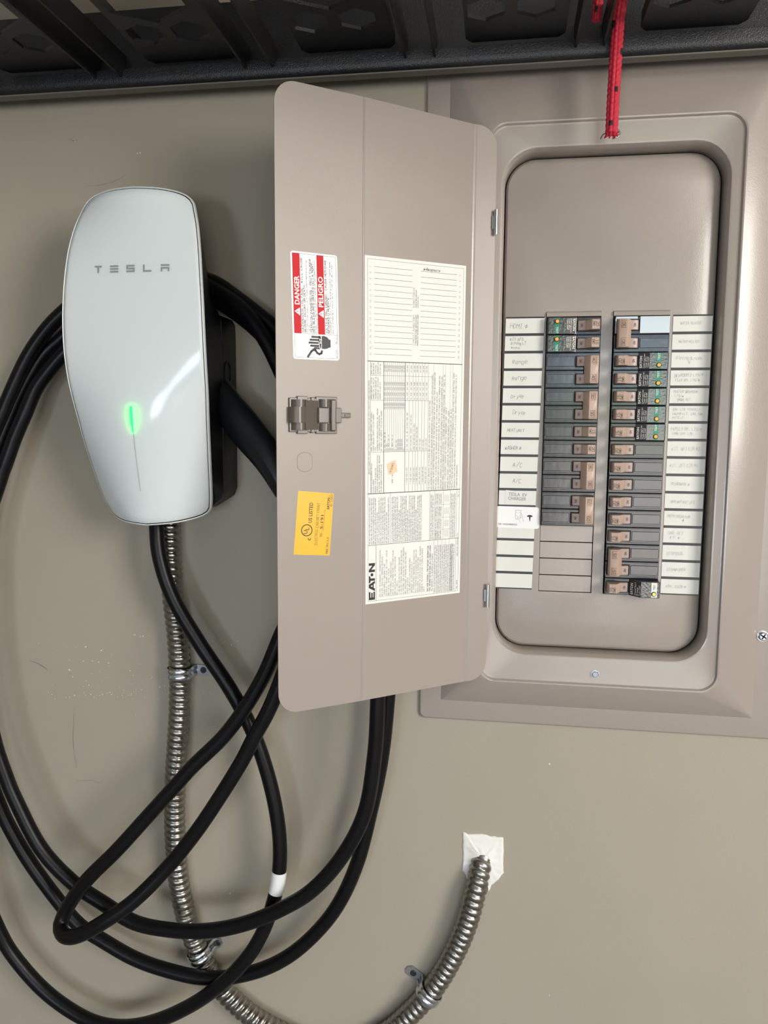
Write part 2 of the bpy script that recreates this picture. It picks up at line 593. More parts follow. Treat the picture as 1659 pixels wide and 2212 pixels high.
mb = MB()
spk = [(303, 1375), (309, 1374), (292, 1371), (185, 1397), (219, 1405), (180, 1428), (200, 1428), (213, 1430), (234, 1432), (281, 1449), (150, 1447),
       (157, 1462), (192, 1480), (161, 1502), (196, 1500), (221, 1500), (355, 1481), (291, 1371), (345, 1484), (500, 1393), (303, 330), (297, 331),
       (162, 305), (497, 1930), (1187, 1650), (1187, 2150)]
for p in spk:
    wdot(mb, p[0], p[1], random.uniform(.5, 1.1), speck_m)
for i in range(75):
    wdot(mb, random.gauss(240, 85), random.gauss(1502, 7) if i % 2 else random.gauss(1460, 32), random.uniform(.25, .5), speck_m, 5)
for i in range(22):
    wdot(mb, random.uniform(430, 520), 1388 + random.gauss(0, 3) + (110 if i % 2 else 0), random.uniform(.25, .5), speck_m, 5)
tag(mb.build('paint_specks', wall), kind='stuff')


def scuff(name, pts, w):
    mb = MB()
    P = [at(px, py, -0.25) for px, py in pts]
    c = catmull(P, 3)
    L, Rw = [], []
    for i, p in enumerate(c):
        t = (c[min(i + 1, len(c) - 1)] - c[max(i - 1, 0)]).normalized()
        nrm = Vector((-t.z, 0, t.x))
        ww = w * (0.25 + 0.75 * math.sin(math.pi * i / (len(c) - 1))) * random.uniform(.6, 1.2)
        L.append(p + nrm * ww / 2)
        Rw.append(p - nrm * ww / 2)
    mb.grid([L, Rw], scuff_m)
    return mb.build(name, wall, smooth=0)


scuff('scuff_mark', [(180, 402), (215, 400), (250, 390), (276, 375)], .5)
scuff('scuff_mark', [(65, 1427), (85, 1435), (104, 1448)], 1.6)
scuff('scuff_mark', [(160, 1530), (158, 1600), (165, 1660)], .5)
scuff('scuff_mark', [(160, 1688), (200, 1686), (215, 1692), (222, 1686)], .5)
scuff('scuff_mark', [(152, 300), (160, 306), (166, 301)], 1.2)
scuff('scuff_mark', [(440, 778), (490, 776), (520, 780)], .35)

# ================================================================== BREAKER PANEL
panel = empty('breaker_panel', (110, 0, -338), 'open taupe metal breaker panel set into the beige wall', 'breaker panel')
mb = MB()
loops = [(rrect(-88, 309, -338, 420, 7), -0.2), (rrect(-87.7, 308.7, -337.7, 419.7, 7), -2.4), (rrect(-86, 307, -336, 418, 7), -4.0),
         (rrect(-80, 301, -330, 412, 6), -4.6), (rrect(-62, 281, -314, 394, 1.0), -4.8), (rrect(-61, 280, -313, 393, 1.0), -5.6),
         (rrect(-23, 243, -287, 325, 22), -16.5), (rrect(-20.5, 240.5, -284.5, 322.5, 20), -17.2), (rrect(-19, 239, -283, 321, 19), -16.8),
         (rrect(-17.5, 237.5, -281.5, 319.5, 18), -14.6), (rrect(-15.5, 235.5, -279.5, 317.5, 16.5), -14.0),
         (rrect(-6.5, 229.5, -254, 298.5, 37.5), -14.0), (rrect(-4.5, 227.5, -252, 296.5, 36), -13.3), (rrect(-2.5, 225.5, -250, 294.5, 34), -10.5),
         (rrect(-1.6, 224.6, -249.1, 293.6, 33.2), -6), (rrect(-1.6, 224.6, -249.1, 293.6, 33.2), 13)]
rows = [[(x, y, z) for x, z in lp] for lp, y in loops]
mb.grid(rows, paint, closed=True)
cover = mb.build('cover', panel, smooth=28)
mb = MB()
bxo = rrect(-53, 272, -298, 383, 3, 2)
mb.grid([[(x, y, z) for x, z in bxo] for y in (-4.0, 96.0)], zinc_d, closed=True)
mb.face([(x, 96.0, z) for x, z in bxo], zinc_d)
mb.build('enclosure', panel)


def screw(name, x, y, z, r, parent, slot=True, mt=zinc, label=None):
    mb = MB()
    mb.cyl((x, y + 1.0, z), (0, -1, 0), r, 1.4, mt, 20)
    mb.cyl((x, y - 0.4, z), (0, -1, 0), r * .82, r * .55, mt, 6 if not slot else 20, bev=r * .22)
    if slot:
        h = y - 0.4 - r * .55 - 0.06
        a = random.uniform(.2, 1.2)
        c, s_ = math.cos(a), math.sin(a)
        for cc, ss in ((c, s_), (-s_, c)):
            w, l = r * .13, r * .55
            mb.face([(x + cc * l - ss * w, h, z + ss * l + cc * w), (x + cc * l + ss * w, h, z + ss * l - cc * w),
                     (x - cc * l + ss * w, h, z - ss * l - cc * w), (x - cc * l - ss * w, h, z - ss * l + cc * w)], black_matte)
    ob = mb.build(name, parent, smooth=30)
    if label:
        ob['label'] = label
    return ob


screw('cover_screw', 111.5, -14.2, 306.5, 4.6, cover, label='zinc screw in the panel frame')
screw('cover_screw', 110.4, -14.2, -270.4, 4.8, cover, False, label='zinc hex screw in the panel frame')
screw('cover_screw', 287, -4.8, -221, 6.0, cover, label='zinc screw in the panel flange')

# dead front with two breaker slots
LX0, LX1, RX0, RX1 = 46.5, 105.3, 117.6, 176.8
ZT, PT = 122.4, 19.05
mb = MB()
dl = [(rrect(-0.8, 223.8, -248.2, 292.8, 32.4), 15), (rrect(-0.4, 222.6, -247.4, 291.6, 31.6), 9), (rrect(2, 219.5, -244.5, 288.5, 29), 5.4), (rrect(5.5, 216.5, -241, 285, 26), 4.0)]
rows = [[(x, y, z) for x, z in lp] for lp, y in dl]
mb.grid(rows, paint_in, closed=True)
hl = [(LX0, -182.6), (LX1, -182.6), (LX1, 129.2), (LX0, 129.2)]
hr = [(RX0, -182.8), (RX1, -182.8), (RX1, 129.2), (RX0, 129.2)]
fill(mb, dl[-1][0], [hl, hr], lambda x, z: (x, 4.0, z), paint_in)
for h in (hl, hr):
    mb.grid([[(x, 4.0, z) for x, z in h], [(x, 24.0, z) for x, z in h]], paint_in, closed=True)
    mb.face([(x, 24.0, z) for x, z in h], black_matte)
dead = mb.build('dead_front', panel, smooth=28)
for x0, x1 in ((LX0, LX1), (RX0, RX1)):
    mb = MB()
    mb.grid([[(x0 + .4, 5, 128.9), (x1 - .4, 5, 128.9)], [(x0 + .4, 3, 128.9), (x1 - .4, 3, 128.9)], [(x0 + .4, 1.6, 127.6), (x1 - .4, 1.6, 127.6)],
             [(x0 + .4, 1.0, 123.6), (x1 - .4, 1.0, 123.6)], [(x0 + .4, 6, 123.2), (x1 - .4, 6, 123.2)]], paint_in)
    mb.face([(x0 + .4, 5, 128.9), (x0 + .4, 3, 128.9), (x0 + .4, 1.6, 127.6), (x0 + .4, 1.0, 123.6), (x0 + .4, 6, 123.2)], paint_in)
    mb.face([(x1 - .4, 5, 128.9), (x1 - .4, 3, 128.9), (x1 - .4, 1.6, 127.6), (x1 - .4, 1.0, 123.6), (x1 - .4, 6, 123.2)], paint_in)
    mb.build('slot_lip', dead)
for r in range(12, 16):
    z1 = ZT - r * PT - .35
    mb = MB()
    mb.box(LX0 + .25, LX1 - .9, 3.9, 8, z1 - PT + .95, z1, paint_in, .35)
    mb.build('knockout_blank', dead)


# ---- circuit labels
def lab_map(side, yoff):
    if side == 'l':
        def f(a, z):                       # a 0..42 across; the left strip is stuck on slightly askew
            k = (123.9 - z) / 304.0
            return (2.8 - 5.2 * k + a * (42.0 - .5 * k) / 42.0, yoff, z)
    else:
        def f(a, z):
            return (180.0 + a * 40.4 / 42.0, yoff, z)
    return f


hand = {
    'l': [[('HDMI \u00a2', 5, 4.6)], [('KIT GFS', 5.5, 3.0), ('Dining LT', 6.5, 2.6), ('micro.', 7, 2.4)], [('Range', 9, 4.4)], [('Range', 9.5, 4.2)],
          [('Dryer', 9, 4.2)], [('Dryer', 11.5, 4.2)], [('HEAT UNIT', 6.5, 3.0)], [('WASHER \u00a2', 5, 3.2)], [('A/C', 14, 5.0)], [('A/C', 15, 4.2)],
          [], [], [], [], [], []],
    'r': [[('WATER HEATER', 8, 2.6)], [('WATER HEATER', 7, 2.6)], [('Dining & nook', 5, 3.2), ('            \u00a2', 5, 2.4)],
          [('BEDROOM 2 LTS/\u00a2', 4, 3.0), ('FLEX RM. LTS/\u00a2', 5.5, 2.7)], [('MASTER BEDROOM', 4, 2.6), ('LTS/\u00a2', 5.5, 2.6), ('SMOKE DET.', 8, 2.3)],
          [('GAR. LTS  FOYER LT.', 4, 2.5), ('Laundry LT.  EXH. FAN', 4, 2.3), ('ATTIC LT.', 4, 2.2)], [('FAMILY RM. LTS/\u00a2', 3, 3.0), ('LAND. EXT. LTS', 5, 2.2)],
          [('KIT. GFI CIR #2', 5, 3.0)], [('KIT. GFI CIR #1', 4, 3.0)], [('MICROWAVE \u00a2', 6, 2.6)], [('BREAKFAST GFI', 7, 2.8)], [('REFRIGERATOR', 4, 2.8), ('               \u00a2', 4, 2.4)],
          [('GAR. GFI', 5, 3.0), ('  W.P. \u00a2', 5, 2.6)], [('DISPOSAL', 5, 3.2)], [('DISHWASHER', 6, 2.8)], [('GAR. DOOR \u00a2', 5.5, 3.0)]],
}
for side in 'lr':
    mb = MB()
    mpb, mps = lab_map(side, 3.75), lab_map(side, 4.1)
    rows = [[mps(0, -181), mps(42, -181), mps(42, 124.2), mps(0, 124.2)], [mpb(0, -181), mpb(42, -181), mpb(42, 124.2), mpb(0, 124.2)]]
    mb.grid(rows, black_strip, closed=True)
    mb.face(rows[1], black_strip)
    mb.build('label_strip', dead)
    mp1, mp2 = lab_map(side, 3.35), lab_map(side, 3.28)
    mpk = lab_map(side, 3.7)
    for r in range(16):
        z1 = ZT - r * PT
        z0 = z1 - 16.1
        mb = MB()
        c = [(0.05, z0), (41.9, z0), (41.9, z1), (0.05, z1)]
        mb.grid([[mpk(*p) for p in c], [mp1(*p) for p in c]], cream_p, closed=True)
        mb.face([mp1(*p) for p in c], cream_p)
        lines = hand[side][r]
        nl = len(lines)
        for i, (t, x, h) in enumerate(lines):
            zz = z0 + (16.1 - h) / 2 + (nl - 1) * 2.35 - i * 4.6 if nl > 1 else z0 + (16.1 - h) / 2 + random.uniform(-1.2, 1.2)
            ln = len(t) * h * .93 * .9
            wmax = 39 - x
            stroke(mb, t, (x, zz), h, .30, mp2, pen if side == 'l' else pencil, ang=random.uniform(-2, 2), fit=min(wmax, ln * .86), jit=.95, slant=.10)
        mb.build('circuit_label', dead, smooth=0)

# typed tape and the sticker with the phone symbol
mpA, mpB, mpC = lab_map('l', 3.05), lab_map('l', 2.95), lab_map('l', 3.4)
ztape = ZT - 10 * PT - .4
mb = MB()
c = [(7.2, ztape - 12.6), (34.6, ztape - 13.6), (35.0, ztape - .8), (7.6, ztape + .9)]
mb.grid([[mpC(*p) for p in c], [mpA(*p) for p in c]], cream_p, closed=True)
mb.face([mpA(*p) for p in c], cream_p)
font(mb, 'TESLA  EV', (21.3, ztape - 5.6), 3.5, mpB, grey_ink, ang=-2, align='c', fit=20.5)
font(mb, 'CHARGER', (20.6, ztape - 10.3), 3.5, mpB, grey_ink, ang=-2, align='c', fit=20)
mb.build('typed_tape', dead, smooth=0)

mb = MB()
zq = ZT - 11 * PT + 1.3


def q_map(yy):
    return lambda a, b: (-3.6 + a - b * .0172, yy, zq + b - a * .012)


ol = rrect(0, 48.5, -24.6, 0, 3.2, 5)
mb.grid([[q_map(3.4)(*p) for p in ol], [q_map(2.75)(*p) for p in ol]], vinyl, closed=True)
mb.face([q_map(2.75)(*p) for p in ol], vinyl)
q = q_map(2.68)
stroke(mb, 'TSN: E4A2534B000161', (2.6, -21.3), 1.7, .26, q, grey_ink, fit=22)
ribbon(mb, [(22.4, -4.2), (27.6, -4.2), (28.1, -4.8), (28.1, -13.2)], .28, q, grey_ink)      # phone outline
ribbon(mb, [(22.4, -4.2), (22.0, -4.8), (22.0, -13.6), (22.6, -14.2), (25.0, -14.2)], .28, q, grey_ink)
for (x, z, dx, dz) in ((23.2, -6.6, 1, 1), (26.9, -6.6, -1, 1), (23.2, -10.4, 1, -1), (26.9, -10.4, -1, -1)):
    ribbon(mb, [(x, z - .9 * dz), (x, z), (x + .9 * dx, z)], .22, q, grey_ink)
ribbon(mb, [(27.9, -17.8), (25.8, -14.6), (24.0, -12.3), (24.3, -11.4), (25.4, -11.9), (27.0, -13.4), (27.9, -11.6)], .28, q, grey_ink)
ribbon(mb, [(28.2, -8.2), (29.6, -9.8), (30.3, -12.4), (30.9, -16.6)], .28, q, grey_ink)
# the T emblem
fill(mb, [(38.0 + 3.3 * math.sin(R_(a)), -9.2 - 2.0 + 2.3 * math.cos(R_(a))) for a in (-75, -50, -25, 0, 25, 50, 75)] +
     [(40.4, -11.4), (39.0, -11.0), (38.35, -15.6), (38.0, -16.6), (37.65, -15.6), (37.0, -11.0), (35.6, -11.4)], [], q, ink)
st = mb.build('serial_sticker', dead, smooth=0)
st['label'] = 'white sticker with a phone symbol and serial number'

# ================================================================== CIRCUIT BREAKERS
amp_group = {'single': 'single-pole breakers', 'double': 'double-pole breakers', 'afci': 'arc-fault breakers', 'gfci': 'ground-fault breaker'}


def breaker(side, row, kind, amp, label):
    poles = 2 if kind == 'double' else 1
    zt = ZT - row * PT - .25
    zb = zt - PT * poles + .5
    zm = (zt + zb) / 2
    X = (lambda u: LX0 + .7 + u) if side == 'l' else (lambda u: RX1 - .7 - u)
    root = empty('circuit_breaker', (X(29), 4, zb), label, 'circuit breaker', amp_group[kind])
    ang = -90 if side == 'l' else 90

    def sx(a, b):
        return (min(X(a), X(b)), max(X(a), X(b)))

    mb = MB()
    for p in range(poles):
        t = zt - p * PT
        b = t - PT + .55
        c = (t + b) / 2
        a0, a1 = sx(0, 57.4)
        mb.box(a0, a1, -1.2, 20, b, t, black_pl, .5)
        if kind in ('single', 'double'):
            a0, a1 = sx(1.0, 30.6)
            mb.box(a0, a1, -2.6, 2, c - 5.4, c + 5.4, black_pl, .5)           # raised nameplate face
            for e in (c - 7.6, c + 7.6):
                mb.box(*sx(1.0, 56.6), -2.0, 2, e - .8, e + .8, black_pl, .3)     # side rails
        else:
            for e in (c - 7.6, c + 7.6):
                mb.box(*sx(32, 56.6), -2.0, 2, e - .8, e + .8, black_pl, .3)
        mb.box(*sx(31.2, 56.4), -1.45, 0, c - 6.2, c + 6.2, black_matte)
    mb.build('case', root)
    # toggles: curved ON shoe, raised handle leaning to the middle of the panel
    ymap = lambda y: (lambda a, b: (a, y, b))
    for p in range(poles):
        c = zt - p * PT - PT / 2 + .27
        hh = 5.2
        mb = MB()
        prof = [(32.6, 0), (33.0, -4.2), (34.2, -5.0), (38, -5.8), (40.4, -6.0), (41.2, -6.7), (45.8, -15.6), (46.6, -16.3), (53.8, -15.6), (54.6, -14.8), (55.2, -6), (55.6, 0)]
        if kind == 'double':
            prof = prof[:6] + [(44.0, -9), (50, -9), (50, 0)]
        rows = [[(X(u), y, z) for u, y in prof] for z in (c - hh, c - hh + .5, c + hh - .5, c + hh)]
        ins = [[(X(u + (0.25 if i in (0, 3) else 0) * (1 if u < 44 else -1)), y + (0.4 if i in (0, 3) else 0), z) for u, y in prof] for i, z in enumerate((c - hh, c - hh + .5, c + hh - .5, c + hh))]
        n = len(prof)
        i0 = mb.grid(ins, pink_pl)
        tk = mb.m(tan_pl)
        if kind != 'double':
            per = n - 1
            for r_ in range(3):
                for j in range(5, per):
                    mb.mi[r_ * per + j] = tk
        mb.cap(ins[0], pink_pl)
        mb.cap(ins[-1], pink_pl, True)
        stroke(mb, 'ON', (X(36.6) + (0.9 if side == 'l' else -.9) * (-1), c + (1.6 if side == 'l' else -1.6)), 2.0, .32,
               lambda a, b: (a, -5.75 - abs(a - X(34.0)) * .055, b), ink, ang=ang)
        if kind != 'double':
            mpn = lambda a, b: (a, -16.4 + .8 * abs(a - X(45.6)) / 8.2 - .12, b)
            s1 = 1 if side == 'l' else -1
            zo = c + (3.2 if side == 'l' else -3.2)
            if side == 'l':
                stroke(mb, str(amp), (X(50.7), c + 2.6), 3.0, .38, mpn, ink, ang=-90, gap=1.3)
                stroke(mb, 'SWD', (X(47.5), c + 3.3), 2.2, .34, mpn, ink, ang=-90, gap=1.0)
            else:
                stroke(mb, str(amp), (X(50.7), c - 3.4), 3.0, .38, mpn, ink, ang=90, gap=1.3)
                stroke(mb, 'SWD', (X(47.5), c - 3.8), 2.2, .34, mpn, ink, ang=90, gap=1.0)
        mb.build('toggle', root)
    if kind == 'double':
        mb = MB()
        prof = [(40.6, -6.2), (45.2, -15.8), (46.2, -16.7), (54.0, -16.0), (55.0, -15.0), (55.4, -6.4)]
        za, zc = zt - PT / 2 + .27 + 5.3, zt - PT * 1.5 + .27 - 5.3
        rows = [[(X(u + (.5 if i in (0, 3) and u < 48 else -.5 if i in (0, 3) else 0)), y + (.4 if i in (0, 3) else 0), z) for u, y in prof] for i, z in enumerate((zc, zc + .6, za - .6, za))]
        mb.grid(rows, tan_pl)
        mb.cap(rows[0], tan_pl)
        mb.cap(rows[-1], tan_pl, True)
        mb.face([r[0] for r in rows] + [r[-1] for r in reversed(rows)], tan_pl)
        mpn = lambda a, b: (a, -16.8 + .8 * abs(a - X(44.8)) / 9.2 - .12, b)
        for c in (za - 5.6, zc + 5.6):
            if side == 'l':
                stroke(mb, str(amp), (X(48.0), c + 2.7), 3.0, .38, mpn, ink, ang=-90, gap=1.3)
                ribbon(mb, [(X(47.2), c + 3.6), (X(52.2), c + 3.6), (X(52.2), c - 3.6), (X(47.2), c - 3.6)], .26, mpn, ink)
            else:
                stroke(mb, str(amp), (X(48.2), c - 2.9), 3.0, .38, mpn, ink, ang=90, gap=1.3)
                ribbon(mb, [(X(47.2), c - 3.8), (X(52.2), c - 3.8), (X(52.2), c + 3.8), (X(47.2), c + 3.8)], .26, mpn, ink)
        mb.build('handle_tie', root)
    if kind in ('afci', 'gfci'):
        c = zm
        hi = 9.0 if kind == 'afci' else 9.0
        top = -6.0 if kind == 'afci' else -15.0
        mb = MB()
        prof = [(0.6, 2), (0.6, top + .8), (1.4, top), (20.5, top), (31.0, -2.6), (31.6, 2)]
        rows = [[(X(u), y + (.5 if i in (0, 3) else 0), z) for u, y in prof] for i, z in enumerate((c - hi, c - hi + .5, c + hi - .5, c + hi))]
        mb.grid(rows, black_pl)
        mb.cap(rows[0], black_pl)
        mb.cap(rows[-1], black_pl, True)
        mb.build('electronics_housing', root)
        # sticker: clear film over the flat, black nameplate on the ramp
        mb = MB()
        fl = lambda e: (lambda a, b: (a, top - e, b))
        k = (-2.6 - top) / 10.5
        rp = lambda e: (lambda a, b: (a, top + (abs(a - X(20.5))) * k - e, b))
        rect2(mb, *sx(2.2, 20.3), c - 8.2, c + 8.2, fl(.08), holo)
        x0, x1 = sx(20.7, 30.6)
        mb.face([rp(.1)(x0, c - 8.4), rp(.1)(x1, c - 8.4), rp(.1)(x1, c + 8.4), rp(.1)(x0, c + 8.4)], ink)
        sgn = 1 if side == 'l' else -1
        lines = ['Combination', 'Type AFCI', 'Type CHAF'] if kind == 'afci' else ['Ground Fault', 'Breaker', 'Type CHGF']
        z_st = c + 7.2 * sgn
        font(mb, 'EATON', (X(27.6), z_st), 2.3, rp(.22), white_p, ang=ang, bold=.02, fit=12.5)
        for i, t in enumerate(lines):
            stroke(mb, t, (X(25.0 - i * 1.95), z_st), 1.25, .24, rp(.22), white_p, ang=ang, fit=min(14.4, len(t) * 1.35))
        if kind == 'afci':
            rect2(mb, *sx(8.2, 13.0), c - 8.2, c + 8.2, fl(.16), green_l)
            font(mb, 'TEST', (X(9.6), c - 1.0 * sgn), 2.2, fl(.24), white_p, ang=ang, bold=.012, fit=7.4)
        else:
            rect2(mb, *sx(3.6, 9.6), c - 8.2, c + 8.2, fl(.16), white_p)
            font(mb, 'TEST', (X(5.6), c + .4), 2.0, fl(.24), ink, ang=ang, bold=.012, fit=5.6)
        mb.build('rating_sticker', root, smooth=0)
        mb = MB()
        ub, zb_ = (10.6, c + 4.6 * sgn) if kind == 'afci' else (6.8, c - 4.4)
        mb.cyl((X(ub), top + .2, zb_), (0, -1, 0), 2.7, .55, black_matte, 20)
        mb.cyl((X(ub), top - .1, zb_), (0, -1, 0), 2.0, 1.5, orange_b if kind == 'afci' else yellow_b, 20, bev=.3)
        tb = mb.build('test_button', root, smooth=30)
        tb['label'] = 'orange test button' if kind == 'afci' else 'pale yellow test button'
    return root


B = [
    ('l', 0, 'afci', 20, 'arc-fault breaker marked 20 beside the HDMI label'),
    ('l', 1, 'afci', 15, 'arc-fault breaker marked 15 beside the KIT and Dining label'),
    ('l', 2, 'double', 40, 'double-pole breaker marked 40 beside the Range labels'),
    ('l', 4, 'double', 30, 'double-pole breaker marked 30 beside the Dryer labels'),
    ('l', 6, 'single', 15, 'single-pole breaker marked 15 beside the HEAT UNIT label'),
    ('l', 7, 'single', 20, 'single-pole breaker marked 20 beside the WASHER label'),
    ('l', 8, 'double', 35, 'double-pole breaker marked 35 beside the A/C labels'),
    ('l', 10, 'double', 60, 'double-pole breaker marked 60 beside the EV CHARGER label'),
    ('r', 0, 'double', 30, 'double-pole breaker marked 30 with pale film beside the WATER HEATER labels'),
    ('r', 2, 'afci', 20, 'arc-fault breaker marked 20 beside the Dining label'),
    ('r', 3, 'afci', 15, 'arc-fault breaker marked 15 beside the BEDROOM 2 label'),
    ('r', 4, 'afci', 15, 'arc-fault breaker marked 15 beside the MASTER BEDROOM label'),
    ('r', 5, 'afci', 15, 'arc-fault breaker marked 15 beside the Laundry label'),
    ('r', 6, 'afci', 15, 'arc-fault breaker marked 15 beside the FAMILY RM label'),
    ('r', 7, 'single', 20, 'single-pole breaker marked 20 between the FAMILY RM breaker and its twin'),
    ('r', 8, 'single', 20, 'single-pole breaker marked 20 directly above the MICROWAVE breaker'),
    ('r', 9, 'single', 20, 'single-pole breaker marked 20 beside the MICROWAVE label'),
    ('r', 10, 'single', 20, 'single-pole breaker marked 20 beside the BREAKFAST label'),
    ('r', 11, 'single', 20, 'single-pole breaker marked 20 beside the REFRIGERATOR label'),
    ('r', 12, 'single', 15, 'single-pole breaker marked 15 beside the GAR GFI label'),
    ('r', 13, 'double', 15, 'double-pole breaker marked 15 beside the DISPOSAL and DISHWASHER labels'),
    ('r', 15, 'gfci', 15, 'ground-fault breaker with white TEST patch beside the GAR DOOR label'),
]
for b in B:
    rt = breaker(*b)
    if b[0] == 'r' and b[1] == 0:           # sky reflection on its upper pole, painted as pale blue plates
        mb = MB()
        zt = ZT - .4
        mb.box(RX1 - 57.0, RX1 - 34.5, -2.9, -2.3, zt - 2.4, zt, sky_refl, .1)
        mb.box(RX1 - 31.8, RX1 - 1.2, -3.1, -2.5, zt - 17.6, zt, sky_refl, .15)
        mb.box(RX1 - 57.4, RX1 - 56.2, -2.9, -2.3, zt - 17.6, zt - 2.4, sky_refl, .1)
        fm = mb.build('sky_reflection_plate', rt)
        fm['label'] = 'pale bluish plates painting a sky reflection on the upper pole'

# ================================================================== PANEL DOOR
HG, C1, C2, OE = Vector((-11.0, -16.0)), Vector((-33.7, -25.4)), Vector((-137.9, -106.9)), Vector((-211.9, -160.2))
SEG = [(0.0, HG, (C1 - HG)), (24.6, C1, (C2 - C1)), (156.9, C2, (OE - C2))]
SEG = [(s0, p, d.normalized()) for s0, p, d in SEG]
DW = 156.9 + (OE - C2).length


def door_pt(s, z, n=0.0):
    """point of the door's inner face: s from hinge to free edge, n off the face towards the room"""
    k = 2 if s > 156.9 else 1 if s > 24.6 else 0
    s0, p, d = SEG[k]
    nn = Vector((d.y, -d.x))
    if nn.y > 0:
        nn = -nn
    q = p + d * (s - s0) + nn * n
    return (q.x, q.y, z)


ZB, ZP = -283.5, 318.5
mb = MB()


def door_outline():
    pts = []
    r = 21
    for i in range(9):
        a = R_(180 + 90 * i / 8)
        pts.append((r + r * math.cos(a), ZB + r + r * math.sin(a)))
    pts += [(24.6, ZB), (24.7, ZB), (90, ZB), (156.9, ZB), (157.0, ZB)]
    for i in range(9):
        a = R_(270 + 90 * i / 8)
        pts.append((DW - r + r * math.cos(a), ZB + r + r * math.sin(a)))
    for i in range(9):
        a = R_(90 * i / 8)
        pts.append((DW - r + r * math.cos(a), ZP - r + r * math.sin(a)))
    pts += [(157.0, ZP), (156.9, ZP), (90, ZP), (24.7, ZP), (24.6, ZP)]
    for i in range(9):
        a = R_(90 + 90 * i / 8)
        pts.append((r + r * math.cos(a), ZP - r + r * math.sin(a)))
    return pts


OLP = door_outline()
nA = len(OLP)
for n_, flip in ((0.0, False), (-1.3, True)):
    for lo, hi in ((-1, 24.65), (24.65, 156.95), (156.95, 999)):
        sel = [p for p in OLP if lo < p[0] < hi]
        if lo < 0:
            sel = [p for p in OLP if p[0] < 24.65]
        sel = [p for p in OLP if lo < p[0] < hi]
        extra = []
        mb.face([door_pt(p[0], p[1], n_) for p in sel], paint_d)
# the strips are joined by slim crease faces
for n_ in (0.0, -1.3):
    for a, b in ((24.6, 24.7), (156.9, 157.0)):
        mb.face([door_pt(a, ZB, n_), door_pt(b, ZB, n_), door_pt(b, ZP, n_), door_pt(a, ZP, n_)], paint_d)
mb.grid([[door_pt(p[0], p[1], 0.0) for p in OLP], [door_pt(p[0], p[1], -1.3) for p in OLP]], paint_d, closed=True)
door = mb.build('door', panel, smooth=20)
# rounded crease beads
for s_, w_ in ((24.6, 2.2), (156.9, 1.2)):
    mb = MB()
    rows = [[door_pt(s_ - w_, z, 0), door_pt(s_ - w_ * .5, z, .45), door_pt(s_, z, .6), door_pt(s_ + w_ * .5, z, .45), door_pt(s_ + w_, z, 0)] for z in (ZB + .3, ZP - .3)]
    mb.grid(rows, paint)
    mb.build('crease', door, smooth=60)
for z0, z1 in ((207, 233), (-198, -172)):
    mb = MB()
    mb.cyl((-10.2, -20.0, z0), (0, 0, 1), 2.1, z1 - z0, zinc, 16, bev=.3)
    mb.box(-14.6, -10.5, -19.5, -17.5, z0 + 6, z1 - 6, zinc_d, .3)
    h = mb.build('hinge', door)
    h['label'] = 'bright zinc hinge barrel'


def dmap(n):
    return lambda s, z: door_pt(s, z, n)


def sticker(mb, outline, n, mt):
    a, b = [dmap(.02)(*p) for p in outline], [dmap(n)(*p) for p in outline]
    mb.grid([a, b], mt, closed=True)
    mb.face(b, mt)


# text on the door reads upwards: letters' up direction is +s, reading direction +z  (ang 90 in (s,z) with s mirrored)
def dtext(n):
    """sheet frame for upright reading text: a runs up the door (z), b runs towards the free edge (s)"""
    return lambda a, b: door_pt(b, a, n)


# ---- danger sticker
mb = MB()
S0, S1, Z0, Z1 = 184.0, 232.0, 66.4, 166.6


def sk(s, z):
    return (s + (116 - z) * -.026, z + (s - 208) * -.008)


rr = [sk(*p) for p in rrect(S0, S1, Z0, Z1, 2.5, 4)]
sticker(mb, rr, .18, vinyl)
t1, t2 = (lambda a, b: door_pt(*sk(b, a), .26)), (lambda a, b: door_pt(*sk(b, a), .33))
ZS = 90.6                                                     # pictogram below, text above


def trect(a0, a1, b0, b1, mt, f=t1):
    mb.face([f(a0, b0), f(a1, b0), f(a1, b1), f(a0, b1)], mt)


for (a0, a1, b0, b1) in ((Z0 + 1.6, Z1 - 1.6, S1 - 1.9, S1 - 1.6), (Z0 + 1.6, Z1 - 1.6, S0 + 1.6, S0 + 1.9), (Z0 + 1.6, Z0 + 1.9, S0 + 1.6, S1 - 1.6),
                         (Z1 - 1.9, Z1 - 1.6, S0 + 1.6, S1 - 1.6), (ZS, ZS + .3, S0 + 1.6, S1 - 1.6)):
    trect(a0, a1, b0, b1, ink)
for b1, word, tx, wd in ((S1 - 1.9, 'DANGER', 108.5, 39), (S1 - 26.3, 'PELIGRO', 107.6, 42)):
    trect(ZS + .3, Z1 - 1.9, b1 - 7.2, b1, red_ink)
    font(mb, word, (tx + 9 if word == 'DANGER' else tx + 9, b1 - 5.9), 4.7, t2, vinyl, bold=.022, fit=wd * .68)
    tri = [(tx - 1.2, b1 - 6.2), (tx + 6.4, b1 - 6.2), (tx + 2.6, b1 - .7)]
    mb.face([t2(*p) for p in tri], vinyl)
    trect(tx + 2.3, tx + 2.9, b1 - 4.6, b1 - 2.4, ink, lambda a, b: door_pt(*sk(b, a), .40))
    trect(tx + 2.3, tx + 2.9, b1 - 5.7, b1 - 5.1, ink, lambda a, b: door_pt(*sk(b, a), .40))
